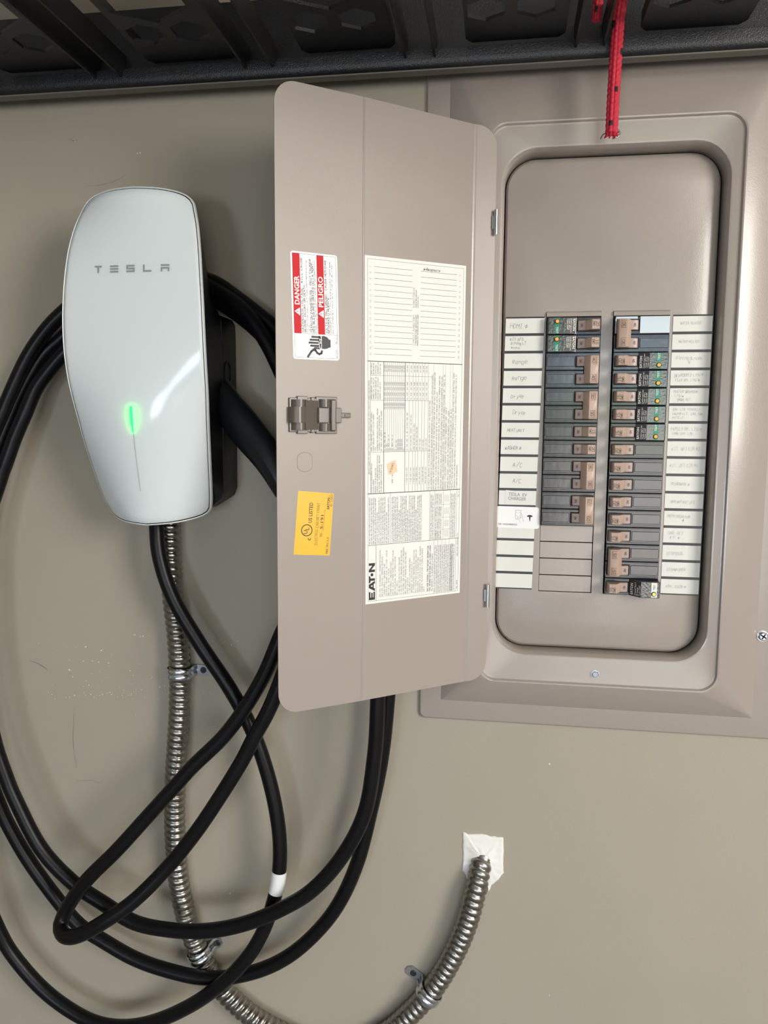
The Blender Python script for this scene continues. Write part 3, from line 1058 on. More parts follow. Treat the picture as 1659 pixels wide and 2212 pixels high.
tl = [(S1 - 11.4, 'HAZARDOUS VOLTAGE. WILL CAUSE', 1.8, 72, .42), (S1 - 13.9, 'SEVERE INJURY OR DEATH.', 1.8, 48, .42),
      (S1 - 16.0, 'Turn OFF power supplying this equipment before working', 1.2, 70, .22), (S1 - 18.0, 'inside.', 1.2, 8, .22),
      (S1 - 20.4, 'TENSION DANGEREUSE. PEUT CAUSER', 1.8, 71, .42), (S1 - 22.8, 'DES BLESSURES GRAVES OU LA MORT.', 1.8, 71, .42),
      (S1 - 24.4, "Couper l'alimentation electrique de cet equipement avant", 1.1, 70, .22), (S1 - 26.0, "d'y effectuer des travaux.", 1.1, 30, .22),
      (S1 - 36.0, 'VOLTAJE PELIGROSO. CAUSA HERIDAS', 1.8, 71, .42), (S1 - 38.4, 'SEVERAS O MUERTE.', 1.8, 38, .42),
      (S1 - 40.4, 'INTERRUMPA el suministro de energia que alimenta este', 1.2, 71, .22), (S1 - 42.4, 'equipo antes de trabajar en el interior del mismo.', 1.2, 71, .22)]
for b, t, h, wd, lw in tl:
    stroke(mb, t, (ZS + 1.4, b), h, lw, t1, ink, fit=wd)
stroke(mb, '30-17431', (Z0 + 2.4, S0 + 2.4), 1.1, .2, t1, ink, fit=8)
stroke(mb, 'REV. E1', (Z0 + 16, S0 + 2.4), 1.1, .2, t1, ink, fit=6.5)
# pictogram: cable, spark and hand
hb = S0 + 9


def hp(pts, mt=ink, f=t1):
    mb.face([f(*p) for p in pts], mt)


fill(mb, [(78.6, hb), (86.2, hb), (86.2, hb + 1.6), (88.4, hb + 3.5), (89.4, hb + 6.5), (89.2, hb + 9.3), (77.0, hb + 9.3), (76.9, hb + 6.2), (77.5, hb + 3.5), (78.6, hb + 1.6)], [], t1, ink)
fill(mb, [(89.2, hb + 9.9), (89.2, hb + 12.6), (80.0, hb + 12.4), (77.2, hb + 10.4), (77.0, hb + 9.9)], [], t1, ink)
for a, ln in ((88.0, 20.2), (85.2, 22.0), (82.4, 23.2), (79.6, 21.6)):
    ring = [(a - 1.0, hb + 11.0), (a + 1.0, hb + 11.0)] + [(a + math.cos(R_(k)), hb + ln - 1 + math.sin(R_(k))) for k in range(0, 181, 30)]
    hp(ring)
hp([(76.4, hb + 11), (78.3, hb + 11), (78.5, hb + 16.5), (77.6, hb + 18.2), (76.5, hb + 17.4)])
ribbon(mb, [(90.0, hb + 10.2), (85.2, hb + 9.4), (86.4, hb + 11.6), (82.0, hb + 10.6), (83.0, hb + 12.4), (77.0, hb + 11.2)], .5, t2, vinyl)
ribbon(mb, [(69.0, hb + 24.0), (74.0, hb + 20.4), (75.8, hb + 18.2), (75.4, hb + 16.0), (73.0, hb + 14.4), (71.8, hb + 12.2), (72.8, hb + 9.9), (74.6, hb + 9.4)], 2.1, t1, ink)
for e in ((75.9, hb + 10.4), (76.3, hb + 9.2), (75.7, hb + 8.2)):
    ribbon(mb, [(74.9, hb + 9.3), e], .25, t1, ink)
wst = mb.build('danger_sticker', door, smooth=0)
wst['label'] = 'red and white danger sticker with a shocked hand'

# ---- yellow certification sticker
mb = MB()
yo = [(226.5, -60.5), (188.6, -64.4), (193.2, -126.8), (231.6, -123.2)]
sticker(mb, yo, .18, yellow_p)
e0, e1 = Vector((231.6, -123.2)), Vector((226.5, -60.5))
eb = (Vector((193.2, -126.8)) - e0).normalized()
ea = (e1 - e0).normalized()


def ymp(n):
    def f(a, b):                                                   # a along reading direction, b from the top edge down
        p = e0 + ea * a + eb * b
        return door_pt(p.x, p.y, n)
    return f


def yflip(n):
    g = ymp(n)
    return lambda a, b: g(a, -b)                                  # b upward for lettering


y1, y2 = yflip(.26), yflip(.33)
cx, cy_ = 24.5, -12.0
ring_o = [(cx + 6.0 * math.cos(2 * math.pi * i / 32), cy_ + 6.0 * math.sin(2 * math.pi * i / 32)) for i in range(32)]
ring_i = [(cx + 5.1 * math.cos(2 * math.pi * i / 32), cy_ + 5.1 * math.sin(2 * math.pi * i / 32)) for i in range(32)]
mb.grid([[y1(*p) for p in ring_o], [y1(*p) for p in ring_i]], ink, closed=True)
font(mb, 'U', (cx - 3.6, cy_ - .8), 4.0, y1, ink, bold=.012)
font(mb, 'L', (cx + .4, cy_ - 2.4), 4.0, y1, ink, bold=.012)
font(mb, 'c', (cx - 10.0, cy_ - 4.8), 4.4, y1, ink, bold=.015)
font(mb, 'US LISTED', (cx + 7.6, cy_ - 4.6), 3.7, y1, ink, bold=.015, fit=20)
stroke(mb, 'ELECTRIC CABINET FRONT', (10.5, -23.8), 2.6, .26, y1, ink, fit=43)
stroke(mb, 'NO.', (18.8, -28.6), 2.4, .26, y1, ink, fit=5.5)
font(mb, 'S-191', (26.4, -28.8), 2.9, y1, ink, bold=.012, fit=14)
ribbon(mb, [(24.5, -29.6), (46, -29.6)], .25, y1, ink)
stroke(mb, 'MADE IN U.S.A.', (2.0, -36.2), 2.2, .26, y1, ink, fit=18.5)
font(mb, 'EATON', (46.6, -34.2), 2.5, y1, ink, bold=.03, fit=11.5)
stroke(mb, 'L', (59.4, -34.0), 2.0, .25, y1, ink)
stroke(mb, '30-10353', (49.2, -37.0), 1.9, .25, y1, ink, fit=12)
ys = mb.build('certification_sticker', door, smooth=0)
ys['label'] = 'yellow electric cabinet certification sticker'

# ---- directory sheet
mb = MB()
sq = [(155.6, 170.6), (33.4, 173.2), (34.2, -180.4), (152.8, -181.0)]


def dq(a, b, n):
    """a = z of the ideal sheet (-180..171.5), b = s of the ideal sheet (33.8..154.2)"""
    k = (a + 181) / 352.0
    u = (b - 33.8) / 120.4
    lo = 34.2 + (152.8 - 34.2) * u
    hi = 33.4 + (155.6 - 33.4) * u
    za = -180.4 + (-181.0 + 180.4) * u
    zb = 173.2 + (170.6 - 173.2) * u
    return door_pt(lo + (hi - lo) * k, za + (zb - za) * k, n)


sh = lambda n: (lambda a, b: dq(a, b, n))
ol = [(171, 154.2), (171, 33.8), (-181, 33.8), (-181, 154.2)]
mb.grid([[sh(.02)(*p) for p in ol], [sh(.16)(*p) for p in ol]], white_p, closed=True)
mb.face([sh(.16)(*p) for p in ol], white_p)
p1, p2 = sh(.23), sh(.30)


def ln(a0, b0, a1, b1, w=.3):
    ribbon(mb, [(a0, b0), (a1, b1)], w, p1, grey_ink if w < .4 else ink)


frame2(mb, -178.5, 168, 36.5, 151.2, .3, p1, grey_ink)
for i in range(16):
    a = 160.8 - i * 5.72
    ln(a, 143.6, a, 99.8, .36)
    ln(a, 89.6, a, 45.6, .36)
    stroke(mb, str(2 * i + 1), (a - 1, 147.2), 1.5, .2, p1, grey_ink)
    stroke(mb, str(2 * i + 2), (a - 1, 40.6), 1.5, .2, p1, grey_ink)
stroke(mb, 'CIRCUIT DIRECTORY', (86, 96.6), 2.0, .26, p1, grey_ink, fit=31)
stroke(mb, 'DIRECTORIO', (124, 96.6), 2.0, .26, p1, grey_ink, fit=19.5)
stroke(mb, 'IF YOUR DIRECTORY IS USED, IDENTIFY THE CIRCUIT', (85.5, 94.4), 1.0, .24, p1, grey_ink, fit=33)
stroke(mb, 'BRANCHES WITH THE DIRECTORY CIRCUIT NUMBER', (85.5, 92.2), 1.0, .24, p1, grey_ink, fit=33)
stroke(mb, 'IDENTIFIQUE CIRCUITOS', (124, 94.4), 1.0, .24, p1, grey_ink, fit=17.5)
stroke(mb, 'NUMERALES', (124, 92.2), 1.0, .24, p1, grey_ink, fit=11)
# handwritten key on the first line
random.seed(3)
stroke(mb, '\u00a2=Receptacle', (161.9, 86.5), 2.4, .38, lambda a, b: dq(161.9 + (b - 86.5), 86.5 - (a - 161.9), .23), ink, fit=20, jit=.5, slant=.2)
# series rating table
A0, A1 = -66.0, 68.0
ln(A1, 151.2, A1, 36.5, .7)
ln(A0, 151.2, A0, 36.5, .7)
stroke(mb, 'SERIES CONNECTED SHORT CIRCUIT RATING / CAPACIDAD DE CORTO CIRCUITO CONECTADO EN SERIE', (-46, 148.9), 1.3, .22, p1, grey_ink, fit=100)
ln(A0, 148, A1, 148, .3)
ln(A0, 132.6, A1, 132.6, .6)
for a in (-23.5, 29.0, 54.0):
    ln(a, 148 if a != 54 else 148, a, 73.5, .3)


def para(lines, a, b, pitch, h, lw, amax):
    for i, t in enumerate(lines):
        stroke(mb, t, (a, b - i * pitch), h, lw, p1, grey_ink, fit=min(amax, len(t) * h * .80))


para(['SYSTEM MAIN OVERCURRENT DEVICE', 'CUTLER-HAMMER', 'BREAKER TYPE OR GLASS FUSE', 'DISPOSITIVO DE SOBRECORRIENTE PRINCIPAL', 'DEL SISTEMA, TIPO INTERRUPTOR (BREAKER)', 'CUTLER-HAMMER O FUSIBLE CLASE'], -65, 146.2, 2.3, 1.3, .22, 40)
para(['PANEL MAIN BREAKER (INTEGRAL) OR FEEDER /', 'TENANT BREAKER (REMOTE) CUTLER-HAMMER', 'TYPE', 'INTERRUPTOR (BREAKER) PRINCIPAL DEL TABLERO', '(INTEGRAL) O ALIMENTADOR INTERRUPTOR', 'DEL INQUILINO (REMOTO) TIPO CUTLER-HAMMER'], -22.5, 146.2, 2.3, 1.3, .22, 48)
para(['BRANCH BREAKER, CUTLER-', 'HAMMER TYPE (10,000 AIC)', 'INTERRUPTOR (BREAKER) DE', 'DERIVACION, TIPO CUTLER-', 'HAMMER 10,000 AIC'], 30.2, 146.2, 2.5, 1.3, .22, 23)
para(['SHORT CIRCUIT', 'RATING 240 VAC', 'CAPACIDAD', 'INTERRUPTIVA', 'CON 240 VAC'], 55, 146.2, 2.5, 1.3, .22, 12)
stroke(mb, 'NONE / NINGUNO', (-56, 121.5), 1.5, .24, p1, grey_ink, fit=16)
br = ['CH, CHB, CHBL, BR, BW', 'CHH, BRH', 'CHH, BRHH, CHH, HI', 'CSR', 'CHH, BRHH, CHH, HL', 'CC', 'CC, CCH, CHH', 'FUSE 400A MAX', 'FUSE 200A MAX', 'FUSE 200A MAX', 'ED']
for i in range(12):
    b = 132.6 - i * 2.26
    if i:
        ln(-23.5, b, A1, b, .22)
    if i < 11:
        stroke(mb, br[i], (-22.8, b - 1.8), 1.2, .2, p1, grey_ink, fit=len(br[i]) * 1.0)
        stroke(mb, '(%d,000)' % random.choice((10, 22, 42, 65)), (20, b - 1.8), 1.2, .2, p1, grey_ink, fit=7)
        stroke(mb, 'CH, CHAF, CH3, CHGF', (30, b - 1.8), 1.2, .2, p1, grey_ink, fit=19)
        stroke(mb, '%d,000' % random.choice((10, 22, 42, 100)), (58, b - 1.8), 1.2, .2, p1, grey_ink, fit=6.4)
fz = ['T-FUSE 400 A MAX', 'T-FUSE 600 A MAX', 'T-FUSE 800 A MAX', 'L-FUSE 2000 A MAX', 'MCB 400 AMP MAX', 'T-FUSE 600 AMP MAX', 'MDS 800 AMP MAX']
b = 107.2
ln(A0, b, A1, b, .45)
for i in range(7):
    hgt = (4.8, 4.6, 3.4, 3.2, 4.4, 3.4, 4.2)[i]
    stroke(mb, fz[i], (-58, b - hgt / 2 - .7), 1.3, .22, p1, grey_ink, fit=19)
    stroke(mb, ('CC, CHB, CHB2, CC, BR, (10,000) CHB2, BRH', 'GFB 150 AMP MAX, EXCEPT 125 AMP MAX', 'CHB4 200 AMP MAX (42,200)', 'CHB4 (42,000) CHH (100,000)', 'CHB4 (42,000)', 'CHH (42,000)', 'CHH (100,000)')[i], (-22.6, b - hgt / 2 - .7), 1.2, .22, p1, grey_ink, fit=(42, 40, 30, 26, 13, 12, 13)[i])
    stroke(mb, 'CH, CHAF, CH3, CHGF', (30, b - hgt / 2 - .7), 1.3, .22, p1, grey_ink, fit=19.5)
    stroke(mb, ('100,000', '42,000', '100,000', '100,000', '42,000', '100,000', '100,000')[i], (58, b - hgt / 2 - .7), 1.3, .22, p1, grey_ink, fit=7)
    b -= hgt
    ln(A0, b, A1, b, .3)
notes = ['THE CIRCUIT BREAKERS IN THIS GROUP ARE NOT REQUIRED IN CIRCUIT FOR SERIES RATING.', 'LOS INTERRUPTORES DE CIRCUITO EN ESTE GRUPO NO SON REQUERIDOS EN EL CIRCUITO PARA DAR CAPACIDAD EN SERIE.',
         'ADDITIONAL OR REPLACEMENT BREAKERS SHALL BE OF THE SAME MANUFACTURER AND TYPE AND SHALL HAVE AN INTERRUPTING', 'RATING EQUAL TO OR GREATER THAN THE INTERRUPTING RATING OF ANY CIRCUIT BREAKER INSTALLED.',
         'LOS INTERRUPTORES ADICIONALES O DE REPUESTO DEBERAN SER DEL MISMO TIPO O FABRICANTE Y DEBERAN TENER UNA', 'CAPACIDAD INTERRUPTIVA IGUAL A MAYOR QUE LA CAPACIDAD INTERRUPTIVA DE CUALQUIER INTERRUPTOR INSTALADO.',
         'BREAKER HANDLE INDICATES BREAKER IS TRIPPED. TO RESTORE SERVICE MOVE HANDLE TO EXTREME "OFF" THEN TO "ON"', 'SURFACE / FLUSH COVER / CUBIERTA DE TIPO EMBUTIR Y SOBREPONER: CHSF, CHSF M',
         'SURFACE ONLY COVER / CUBIERTA DE TIPO SOBREPONER SOLAMENTE: CHDS, CHDSM', 'FOR ADDITIONAL AND ISOLATED NEUTRAL OR GROUND TERMINALS USE CAT. NO. NL10',
         'INSTALLATION AND USE OF THIS EQUIPMENT SHOULD BE IN ACCORDANCE WITH ALL APPLICABLE LOCAL AND NATIONAL CODES', 'TERMINALS OTHER THAN BREAKER TERMINALS SUITABLE FOR 60/75 C AL CU WIRE. BREAKER TERMINALS SUITABLE FOR AL CU.',
         'TO WARNING ON BREAKERS']
for i, t in enumerate(notes):
    stroke(mb, t, (A0 + 1.0, 76.3 - i * 3.02), 1.45, .24, p1, grey_ink, fit=min(131, len(t) * 1.24))
    if i in (1, 5, 6, 8, 9):
        ln(A0, 75.6 - i * 3.02, A1, 75.6 - i * 3.02, .2)
# lower blocks
AM = -119.5
ln(AM, 151.2, AM, 36.5, .4)
words = ('FOR SPLIT NEUTRAL PANELS WITH MAIN CIRCUIT BREAKERS SUITABLE ONLY FOR USE AS SERVICE EQUIPMENT WHEN NOT MORE THAN SIX MAIN DISCONNECTING MEANS ARE PROVIDED '
         'AND WHEN NOT USED AS A LIGHTING AND APPLIANCE PANELBOARD THIS DEVICE IS IDENTIFIED AS AN ENCLOSED PANELBOARD INSTALL FILLER PLATES IN UNUSED OPENINGS ').split()
wi = 0


def dense(a, b, cols, pitch, h, amax, lw=.21):
    global wi
    for i in range(cols):
        t = ''
        while len(t) < amax / (h * .80):
            t += words[wi % len(words)] + ' '
            wi += 1
        if i % 5 == 4:
            t = t[:int(len(t) * .7)]
            stroke(mb, t, (a, b - i * pitch), h, lw, p1, grey_ink, fit=amax * .7)
        else:
            stroke(mb, t.strip(), (a, b - i * pitch), h, lw, p1, grey_ink, fit=amax)


dense(AM + 1, 148.6, 11, 2.25, 1.25, 51)
ln(AM, 124.6, A0, 124.6, .3)
dense(AM + 1, 121.5, 18, 2.1, 1.25, 51)
ln(AM, 75.5, A0, 75.5, .3)
dense(AM + 1, 73.0, 2, 2.3, 1.2, 51)
ln(AM, 69.2, A0, 69.2, .3)
for a in (AM + 11, AM + 24, AM + 38):
    ln(a, 69.2, a, 49, .25)
ln(AM, 57.8, A0, 57.8, .3)
for k, a in enumerate((AM + .8, AM + 12, AM + 25.2, AM + 39)):
    dense(a, 67, 4, 2.2, 1.1, 9.6 if k == 0 else 11.4)
    for i in range(4):
        ln(a + 2, 56 - i * 1.6, a + 9, 56 - i * 1.6, .24)
ln(AM, 49, A0, 49, .3)
dense(AM + 1, 46.6, 3, 2.2, 1.15, 51)
ln(-178.5, 40.4, A0, 40.4, .3)
stroke(mb, 'PUB. 26549', (-176, 37.6), 1.3, .22, p1, grey_ink, fit=10)
stroke(mb, 'MADE IN USA / HECHO EN U.S.A.', (-139, 37.6), 1.3, .22, p1, grey_ink, fit=28)
stroke(mb, 'REV. 2', (-74, 37.6), 1.3, .22, p1, grey_ink, fit=6)
ln(-178.5, 141.6, AM, 141.6, .4)
# maker's name in heavy letters
fill(mb, [(-177, 142.9), (-168.5, 142.9), (-168.5, 144.7), (-174.4, 144.7), (-174.4, 145.6), (-169.4, 145.6), (-169.4, 147.4), (-174.4, 147.4), (-174.4, 148.3), (-168.5, 148.3), (-168.5, 150.2), (-177, 150.2)], [], p1, ink)
fill(mb, [(-168, 142.9), (-165.2, 142.9), (-164.4, 144.4), (-160.2, 144.4), (-159.6, 142.9), (-157, 142.9), (-160.6, 150.2), (-164.2, 150.2)], [], p1, ink)
fill(mb, [(-163.4, 145.9), (-161.2, 145.9), (-162.3, 148.2)], [], p2, white_p)
fill(mb, [(-159.4, 150.2), (-151.4, 150.2), (-152.4, 148.2), (-154.2, 148.2), (-154.2, 142.9), (-156.8, 142.9), (-156.8, 148.2), (-158.4, 148.2)], [], p1, ink)
mb.face([p1(-150.4 + 1.7 * math.cos(R_(k * 20)), 146.5 + 1.7 * math.sin(R_(k * 20))) for k in range(18)], ink)
fill(mb, [(-147.6, 142.9), (-145, 142.9), (-145, 147.2), (-140.6, 142.9), (-138.2, 142.9), (-138.2, 150.2), (-140.8, 150.2), (-140.8, 146.0), (-145.2, 150.2), (-147.6, 150.2)], [], p1, ink)
txt = ['225 A MAX. MAIN BREAKER / INTERRUPTOR PRINCIPAL', '225 A MAX. MAIN LUG / TERMINAL PRINCIPAL', '1-PHASE PANELS / TABLEROS 1 FASE', '120/240V AC, 120/240V~ 60 Hz. 3W / 1 FASE - 3 HILOS', '208Y/120 AC, 60 Hz. 3 HILOS', '3-PHASE PANELS / TABLEROS 3 FASES',
       '240V AC, 60 Hz. 3 PHASE 3 WIRE / 3 FASES 3 HILOS', '208Y/120 AC 60 Hz. 4W / 3 FASES 4 HILOS', 'SEE 1) / VER 1)', '1) USE ONLY 240 VOLTS CIRCUIT BREAKER', '2) 240 VOLT CIRCUIT BREAKERS MAY BE USED FOR', 'ALL RATINGS. USE 120/240 VOLT CIRCUIT BREAKERS', 'ONLY WHEN PHASE TO GROUND VOLTAGE DOES NOT', 'EXCEED 120 VOLTS',
       '1) SOLAMENTE UTILICE INTERRUPTORES', '(BREAKERS) DE CIRCUITO DE 240 V~', '2) INTERRUPTORES (BREAKERS) DE CIRCUITO DE', '240 V~ PUEDEN SER UTILIZADOS PARA TODAS LAS', 'CAPACIDADES. UTILICE INTERRUPTORES', '(BREAKERS) DE CIRCUITO DE 120/240 V~ SOLAMENTE', 'CUANDO EL VOLTAJE DE FASE A TIERRA NO EXCEDA', '120 V~']
for i, t in enumerate(txt):
    stroke(mb, t.replace('~', '-'), (-175, 136.0 - i * 2.62), 1.45, .22, p1, grey_ink, fit=min(53, len(t) * 1.16))
stroke(mb, 'SEE CASE SIDEWALL FOR FURTHER INFORMATION', (-175, 76.2), 1.6, .3, p1, ink, fit=52)
stroke(mb, 'PARA INFORMACION ADICIONAL VEA LA PARED LATERAL', (-175, 73.4), 1.5, .27, p1, ink, fit=53)
stroke(mb, 'DEL GABINETE Y EL REVERSO DE LA PUERTA', (-175, 70.6), 1.5, .25, p1, grey_ink, fit=44)
for i, b in enumerate((69.4, 64.4, 59.4, 54.4, 49.2)):
    ln(-178.5, b, AM, b, .25)
    dense(-177.4, b - 2.1, 2, 2.2, 1.15, 55)
dense(-177.4, 46.6, 3, 2.2, 1.1, 55)
ds = mb.build('directory_sheet', door, smooth=0)
ds['label'] = 'white printed circuit directory and rating sheet'
mb = MB()
ps = [(129.0, -36.0), (118.6, -31.6), (115.6, -43.8), (126.4, -47.6)]
ctr = Vector((122.4, -39.8))
pr = []
for i in range(4):
    a, b_, c_ = Vector(ps[i - 1]), Vector(ps[i]), Vector(ps[(i + 1) % 4])
    for t in (.12, .04):
        pr.append(b_ + (a - b_) * t * 1.0)
    for t in (.04, .12):
        pr.append(b_ + (c_ - b_) * t)
mb.grid([[door_pt(p.x, p.y, .18) for p in pr], [door_pt(p.x, p.y, .36) for p in pr]], peach_p, closed=True)
mb.face([door_pt(p.x, p.y, .36) for p in pr], peach_p)
stroke(mb, 'F0341', (-44.2, 121.6), 2.4, .3, lambda a, b: door_pt(b - (a + 39.8) * .30, a, .42), ink, fit=9.5)
mb.build('peach_sticker', door, smooth=0)

# ---- latch and knockout on the door
mb = MB()


def dbox(s0, s1, z0, z1, n0, n1, mt, bev=.5):
    mb.hull([(s0, s1), (n0, n1), (z0, z1)], mt, bev, lambda s, n, z: door_pt(s, z, n))


def dcyl(s, n, r, z0, z1, mt, k0=0, k1=180, steps=12):
    rows = []
    for z in (z0, z1):
        rows.append([door_pt(s + r * math.cos(R_(k0 + (k1 - k0) * i / steps)), z, n + r * math.sin(R_(k0 + (k1 - k0) * i / steps))) for i in range(steps + 1)])
    mb.grid(rows, mt)
    mb.face(rows[0], mt)
    mb.face(rows[1], mt)


dbox(206, 236, -3.4, 29.4, 0, 2.2, latch_m)
dbox(217, 228, -5.0, 31.0, 0, 3.0, latch_m)
dcyl(226, 1.0, 8.2, -1.6, 27.6, latch_m)
dcyl(228, 2.2, 9.2, 5.4, 20.6, latch_m)
dbox(210, 214, -4.2, 30.2, 0, 3.2, latch_m)
mb.grid([[door_pt(s, z, n) for s, n in ((206, 2.6), (210, 4.2), (217, 7.6), (222, 9.0))] for z in (-1.0, 27.0)], latch_m)
dbox(186, 208.5, -5.0, 31.0, 0, 2.4, latch_m)
for z0, z1 in ((-2.4, 5.0), (20.8, 28.4)):
    dcyl(199.5, 1.4, 6.2, z0, z1, latch_m)
dbox(196, 207, 5.2, 20.6, 2, 5.2, latch_m, .8)
dbox(188, 194, -2.6, 28.6, 2, 5.4, latch_m, 1.2)
latch = mb.build('latch', door, smooth=40)
latch['label'] = 'brown plastic door latch'
mb = MB()
dbox(182, 188.4, 5.6, 20.4, 0, 4.2, latch_m)
dbox(171.2, 182, 10.8, 15.6, 0, 2.6, latch_m)
dbox(172.6, 178, 12, 14.4, 2.2, 3.4, latch_m, .2)
mb.build('latch_tongue', door)
mb = MB()
ko = []
for i in range(48):
    a = 2 * math.pi * i / 48
    ko.append((max(211.6, min(227.4, 219.4 + 9.4 * math.cos(a))), -32.6 + 9.8 * math.sin(a)))
kin = [(219.4 + (x - 219.4) * .955, -32.6 + (z + 32.6) * .955) for x, z in ko]
kmid = [(219.4 + (x - 219.4) * .978, -32.6 + (z + 32.6) * .978) for x, z in ko]
groove = mat('shadow_groove', (0.16, 0.135, 0.115), 0.5)
mb.grid([[door_pt(x, z, .05) for x, z in ko], [door_pt(x, z, .12) for x, z in kmid]], groove, closed=True)
mb.grid([[door_pt(x, z, .12) for x, z in kmid], [door_pt(x, z, .3) for x, z in kin]], paint_d, closed=True)
mb.face([door_pt(x, z, .3) for x, z in kin], paint_d)
mb.build('knockout', door)

# ================================================================== WALL CHARGER
XC = -381.0
chg = empty('wall_charger', (XC, 0, -107), 'white glass fronted electric car charger with a green light', 'car charger')
RH = [(0, 247), (30, 245.6), (50, 241.5), (60, 234), (64.5, 222), (69, 206), (73, 182), (75.6, 155), (77.4, 128), (78.3, 103), (78.5, 77), (78, 52), (76.7, 31),
      (74.6, 9), (72.2, -18), (69.4, -43), (66.4, -68), (63.8, -84), (60, -93.5), (51, -99.5), (30, -104.5), (0, -107)]
rh = catmull([(x, 0, z) for x, z in RH], 5)
outl = [(p.x, p.z) for p in rh] + [(-p.x, p.z) for p in reversed(rh[1:-1])]
AX = [(250, -100.5), (229, -104), (205, -107), (181, -109), (154, -111), (127, -112.6), (103, -113.8), (76, -115), (52, -115.8), (31, -116.2), (9, -115), (-17, -111.5), (-40, -107), (-64, -101.5), (-82, -97), (-110, -90)]
ED = [(250, -83), (236, -88), (210, -97), (185, -103.6), (156, -108), (128, -110), (104, -110.4), (77, -108.8), (53, -105), (32, -99.5), (9, -93), (-18, -85), (-43, -76), (-68, -66.5), (-88, -58.5), (-110, -50)]


def interp(tab, z):
    """smooth Hermite interpolation of a descending table"""
    if z >= tab[0][0]:
        return tab[0][1]
    for i in range(len(tab) - 1):
        (z0, v0), (z1, v1) = tab[i], tab[i + 1]
        if z1 <= z <= z0:
            t = (z0 - z) / (z0 - z1)
            p0 = tab[max(i - 1, 0)][1]
            p3 = tab[min(i + 2, len(tab) - 1)][1]
            return 0.5 * ((2 * v0) + (v1 - p0) * t + (2 * p0 - 5 * v0 + 4 * v1 - p3) * t * t + (3 * v0 - p0 - 3 * v1 + p3) * t ** 3)
    return tab[-1][1]


WD = [(z, x) for x, z in RH[3:19]]


def face_y(x, z):
    w = interp(WD, max(min(z, 234), -93.5))
    q = min(1.0, abs(x) / w)
    a, e = interp(AX, z), interp(ED, z)
    return a + (e - a) * q * q


def inset(pl, d):
    out = []
    n = len(pl)
    for i in range(n):
        a, b = pl[i - 1], pl[(i + 1) % n]
        tx, tz = b[0] - a[0], b[1] - a[1]
        L = math.hypot(tx, tz)
        out.append((pl[i][0] + d * (tz / L), pl[i][1] - d * (tx / L)))
    return out


if sum(p[0] ** 2 for p in inset(outl, 2)) > sum(p[0] ** 2 for p in outl):
    outl = outl[::-1]


def fpt(p, dy=0.0):
    return (XC + p[0], face_y(p[0], p[1]) + dy, p[1])


mb = MB()
g_o = inset(outl, 3.0)
rows = []
for k in range(0, 27):
    f_ = 1 - k / 27.0
    f_ = f_ if k else 1.0
    rows.append([fpt((p[0] * f_, 72 + (p[1] - 72) * f_)) for p in g_o])
edge = [fpt(p, 2.6) for p in inset(outl, 2.6)]
mid = [fpt(p, .5) for p in inset(outl, 2.65)]
mb.grid([edge, mid] + rows, glass_w, closed=True)
mb.face(rows[-1], glass_w)
face = mb.build('face_plate', chg, smooth=60)
face['label'] = 'white curved glass front'
mb = MB()
mb.grid([[fpt(inset(outl, d)[i], y) for i in range(len(outl))] for d, y in ((1.7, 2.4), (1.5, .4), (.9, -.1), (.3, .3), (0, 1.4), (0, 4.0))], trim_w, closed=True)
mb.build('face_trim', chg, smooth=60)
mb = MB()
bo = [(0, 236), (34, 234), (48, 227), (53, 205), (57, 182), (61, 158), (64, 136), (70, 128), (73.5, 120), (74, 105), (74, 52), (74, 0), (74, -40), (73.6, -72), (71, -79), (60, -88), (48, -95), (25, -97), (0, -97.5)]
bq = catmull([(x, 0, z) for x, z in bo], 5)
n_o = len(outl)


def resample(pl, ref):
    """points of closed polygon pl along the same directions from the centre as ref"""
    out = []
    cz = 70
    for rx, rz in ref:
        a = math.atan2(rz - cz, rx)
        best, bd = None, 9
        for i in range(len(pl)):
            p, q = pl[i], pl[(i + 1) % len(pl)]
            a0, a1 = math.atan2(p[1] - cz, p[0]), math.atan2(q[1] - cz, q[0])
            d = (a1 - a0 + math.pi) % (2 * math.pi) - math.pi
            t = ((a - a0 + math.pi) % (2 * math.pi) - math.pi)
            if abs(d) > 1e-9 and -1e-6 <= t / d <= 1 + 1e-6:
                best = (p[0] + (q[0] - p[0]) * t / d, p[1] + (q[1] - p[1]) * t / d)
                break
        out.append(best or (rx, rz))
    return out


bpl = [(p.x, p.z) for p in bq] + [(-p.x, p.z) for p in reversed(bq[1:-1])]
b2 = resample(bpl, outl)
rowsb = [[fpt(p, 2.9) for p in inset(outl, 5)], [fpt(p, 2.9) for p in inset(outl, .8)], [fpt(p, 5.0) for p in inset(outl, .9)], [fpt(p, 14.0) for p in inset(outl, 3.5)],
         [(XC + p[0], -50, p[1]) for p in b2], [(XC + p[0] * .97, -47, 70 + (p[1] - 70) * .97) for p in b2]]
for i in range(n_o):                                              # keep depth monotone near the thin lower end
    for k in (2, 3):
        x, y, z = rowsb[k][i]
        rowsb[k][i] = (x, min(y, -50.5), z)
mb.grid(rowsb, ev_black, closed=True)
mb.face(rowsb[-1], ev_black)
mb.face(rowsb[0], ev_black)
mb.build('body', chg, smooth=50)
mb = MB()
ho = [(0, 146), (26, 142), (42, 132), (58, 127), (70, 124), (73.4, 118), (74, 105), (74, 0), (73.6, -70), (70, -79), (48, -93), (25, -95), (0, -95)]
hq = [(x, z) for x, z in ho] + [(-x, z) for x, z in reversed(ho[1:-1])]
mb.grid([[(XC + x, y, z) for x, z in [(x * k, 20 + (z - 20) * k) for x, z in hq]] for y, k in ((-48, .97), (-46.5, 1.0), (-2, 1.0), (0, .985))], ev_black, closed=True)
